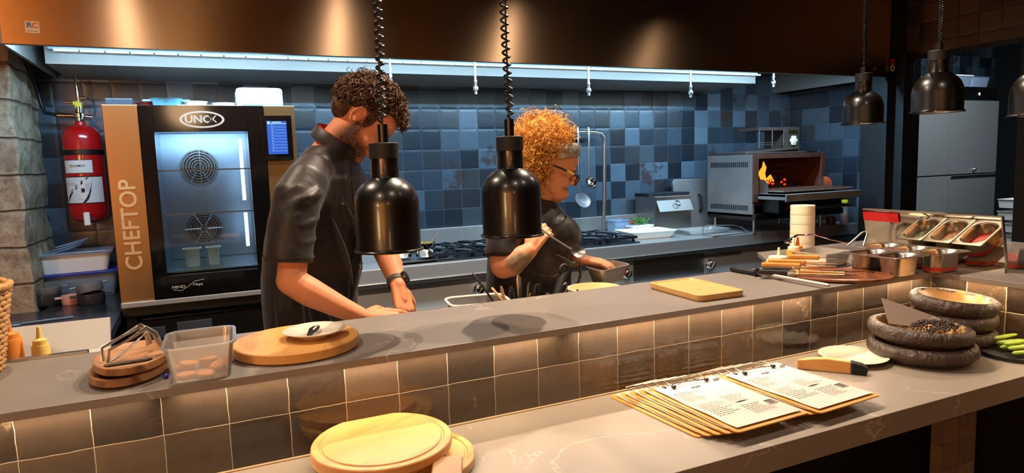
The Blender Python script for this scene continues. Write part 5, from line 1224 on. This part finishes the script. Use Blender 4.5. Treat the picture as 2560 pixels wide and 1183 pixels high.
b.chain([(1.00, 2.22, 1.32), (.955, 2.175, 1.23), (.945, 2.15, 1.185)], [.055, .052, .05], 16)
b.chain([(.945, 2.15, 1.185), (.97, 2.135, 1.195), (1.0, 2.12, 1.215), (1.03, 2.11, 1.235)], [.05, .052, .042, .031], 16)
hand(b, (1.032, 2.108, 1.238), (.5, -.05, .7), (-.45, -.7, .5), .9, 1.05, .03, -1)
b.chain([(1.26, 2.38, 1.32), (1.31, 2.36, 1.20), (1.305, 2.31, 1.165)], [.055, .048, .045], 16)
b.chain([(1.305, 2.31, 1.165), (1.305, 2.25, 1.168), (1.305, 2.215, 1.168)], [.045, .036, .028], 16)
hand(b, (1.306, 2.21, 1.168), (.75, -.45, -.15), (.1, -.2, .97), .93, .45, .05, -1)
woman = b.to('person', sk2, None, smooth=180, mods=RM(.0038, 5))
tag(woman, 'woman with curly ginger hair and glasses in dark tunic holding a spoon', 'person')
b = B()
tp = [(1.13, 2.33, .82), (1.13, 2.33, .95), (1.13, 2.325, 1.08), (1.135, 2.315, 1.18), (1.14, 2.30, 1.27), (1.135, 2.30, 1.34), (1.13, 2.295, 1.385), (1.135, 2.285, 1.42)]
tr_ = [(.16, .215), (.165, .215), (.165, .21), (.165, .208), (.158, .205), (.135, .185), (.105, .14), (.072, .085)]
body_shape(b, tp, tr_, rad(-45))
b.tube([(1.08, 2.22, 1.37), (1.02, 2.21, 1.345), (.975, 2.19, 1.29), (.952, 2.17, 1.235), (.947, 2.165, 1.21)], [.05, .066, .068, .066, .066], 24)
b.tube([(1.2, 2.36, 1.36), (1.26, 2.39, 1.33), (1.32, 2.375, 1.26), (1.335, 2.36, 1.21)], [.05, .064, .062, .058], 24)
b.ell((1.20, 2.2, 1.27), (.09, .08, .085)); b.ell((1.25, 2.26, 1.26), (.08, .08, .08))
folds(b, woman_folds)
jk = b.to('tunic', 'jacket2', woman, smooth=180, mods=RM(.007, 7)); disp(jk, .13, .009, 'tunic_folds')
b = B()
for k_ in range(3): b.lathe([(.001, .002), (.006, .002), (.007, 0)], 16, (1.12+.006*k_, 2.07, 1.345-.03*k_), V((.5, -.85, .15)).to_track_quat('Z', 'Y').to_matrix())
bo = b.to('buttons', 'matte', woman)
nn = V((.42, -.9, .1)).normalized(); xx = V((.9, .42, 0)).normalized()
text('tunic_lettering', 'ESTAMP', .011, (1.085, 2.08, 1.305), (xx, nn.cross(xx)), 'redtxt', woman, .0, 1, .0003).modifiers.new('wrap', 'SHRINKWRAP')
for o_ in (woman.children[-1], bo):
    md = o_.modifiers[0] if o_.modifiers else o_.modifiers.new('wrap', 'SHRINKWRAP'); md.target = jk; md.wrap_mode = 'ABOVE_SURFACE'; md.offset = .0025
b = B().chain([(1.2, 2.26, .88), (1.2, 2.24, .5), (1.2, 2.25, .2)], [.12, .085, .06], 16).chain([(1.06, 2.4, .88), (1.06, 2.4, .5), (1.06, 2.4, .2)], [.12, .085, .06], 16)
b.to('trousers', 'trouser', woman, smooth=180, mods=RM(.012, 4))
for x_, y_ in ((1.22, 2.22), (1.1, 2.38)):
    B().ell((x_+.02, y_+.01, KF+.04), (.11, .045, .04), Matrix.Rotation(rad(-35), 3, 'Z')).to('shoe', 'rubber', woman, smooth=80)
# hair
hm2 = N('ginger_hair'); n_ = hm2.noise(hm2.obj(), 45, 4); hm2.set(col=hm2.ramp(n_, [(.3, '#7a4a1c'), (.5, '#c8862f'), (.7, '#f2c878')]), rough=.55, spec=.25); hm2.bump(hm2.noise(hm2.obj(), 160, 3), .9, .004); hm2 = hm2.m
R3w = WH.to_3x3().normalized()
b = B(); b.ell(WH @ V((-.03, 0, .045)), (.098*WS, .082*WS, .09*WS), R3w, 24); b.ell((1.165, 2.25, 1.645), (.095, .09, .078)); b.ell((1.115, 2.25, 1.57), (.055, .08, .075)); b.ell((1.12, 2.245, 1.50), (.035, .06, .05))
hb2 = b.to('hair', hm2, woman, smooth=180, mods=RM(.006, 2)); disp(hb2, .02, .016, 'curls')
blobs = [((1.165, 2.25, 1.645), (.098, .092, .08), 5), ((1.112, 2.245, 1.57), (.06, .082, .08), 3), ((1.112, 2.235, 1.50), (.038, .06, .055), 1.4)]
def wsurf():
    k = random.choices(blobs, weights=[q[2] for q in blobs])[0]
    n = V((random.gauss(0, 1), random.gauss(0, 1), random.gauss(0, 1))).normalized()
    if n.y > .6: n.y = -n.y
    p = V(k[0])+V((n.x*k[1][0], n.y*k[1][1], n.z*k[1][2]))
    if p.x > 1.235 and p.z < 1.63: p.x -= .05
    return p, n
b = B(); strands(b, 1900, wsurf, lambda p, n: n*.5+V((0, 0, -.25))+V((-.1, 0, 0)), .045, .0009, (.006, 2.2), 11, .8)
b.to('hair_curls', hm2, hb2, smooth=80)
# headband: wide patterned silver cloth
def bandring(off, ww, rr, m, name, par, tk=.0):
    b = B(); rings = []
    Rb = R3w @ Euler((0, rad(-30), 0)).to_matrix(); c0 = WH @ V((.004, 0, .062))
    b.lathe([(rr*.97, -ww), (rr*1.04, -ww*.4), (rr*1.05, ww*.4), (rr*.97, ww), (rr*.9, ww*.9), (rr*.9, -ww*.9), (rr*.97, -ww)], 48, c0, Rb, sx=1.12, sy=1.0)
    return b.to(name, m, par, smooth=80)
hbnd = bandring(0, .026, .078, 'band', 'headband', woman); disp(hbnd, .02, .008, 'cloth_creases')
# glasses
gl = B(); 
def gp(p): return WH @ V(p)
for s_ in (-1, 1):
    ring = [gp((.112, s_*.033+cos(a*pi/12)*.024, -.004+sin(a*pi/12)*.021)) for a in range(24)]; gl.tube(ring, .0026, 7, closed=True)
    gl.tube([gp((.112, s_*.056, .004)), gp((.10, s_*.068, .006)), gp((.04, s_*.08, .008)), gp((-.02, s_*.083, .004))], [.003, .004, .004, .003], 7)
gl.tube([gp((.112, -.01, .002)), gp((.117, 0, .004)), gp((.112, .01, .002))], .0025, 7)
gf = gl.to('glasses_frame', 'blk', woman, smooth=70)
b = B()
for s_ in (-1, 1):
    c0 = gp((.112, s_*.033, -.004)); b.b.faces.new([b.b.verts.new(gp((.112, s_*.033+cos(a*pi/12)*.023, -.004+sin(a*pi/12)*.02))) for a in range(24)])
b.to('lenses', 'lens', gf, smooth=0)
for s_ in (-1, 1): B().tube([gp((.085, s_*.0722, .0065)), gp((.055, s_*.078, .0075))], .0046, 7).to('gold_temple', 'goldshield', gf)
B().ell(gp((-.012, -.084, -.034)), .0035, None, 8).to('earring', 'brass', woman)
# held things
t = thing('serving_spoon', 'steel spoon held up by the woman, catching the light', 'spoon', (1.105, 2.04, 1.258))
B().tube([(-.045, .04, .06), (.0, .015, .02), (.055, -.008, -.02)], .0035, 8).to('handle', 'steel', t)
B().lathe([(.001, -.008), (.018, -.006), (.026, .002), (.024, .002), (.016, -.003), (.001, -.005)], 24, (.082, -.01, -.03), Euler((rad(62), rad(12), 0)).to_matrix(), sx=1.25).to('spoon_bowl', 'steel', t, smooth=60)
t = thing('metal_container', 'small steel pan with coral red end held in the woman\'s left hand', 'pan', (1.385, 2.145, 1.083), rad(8), rot=(rad(4), rad(-3), rad(12)))
tub(B(), .15, .095, .062, t=.001, lip=.006, taper=.74, rr=.02).to('pan', 'wornsteel', t, smooth=45)
B().box((.0698, 0, .034), (.003, .07, .036), rot=(0, rad(17), 0)).to('coral_end', mat('coral_paint', '#d8452e', .3), t, smooth=0, bevel=.003)
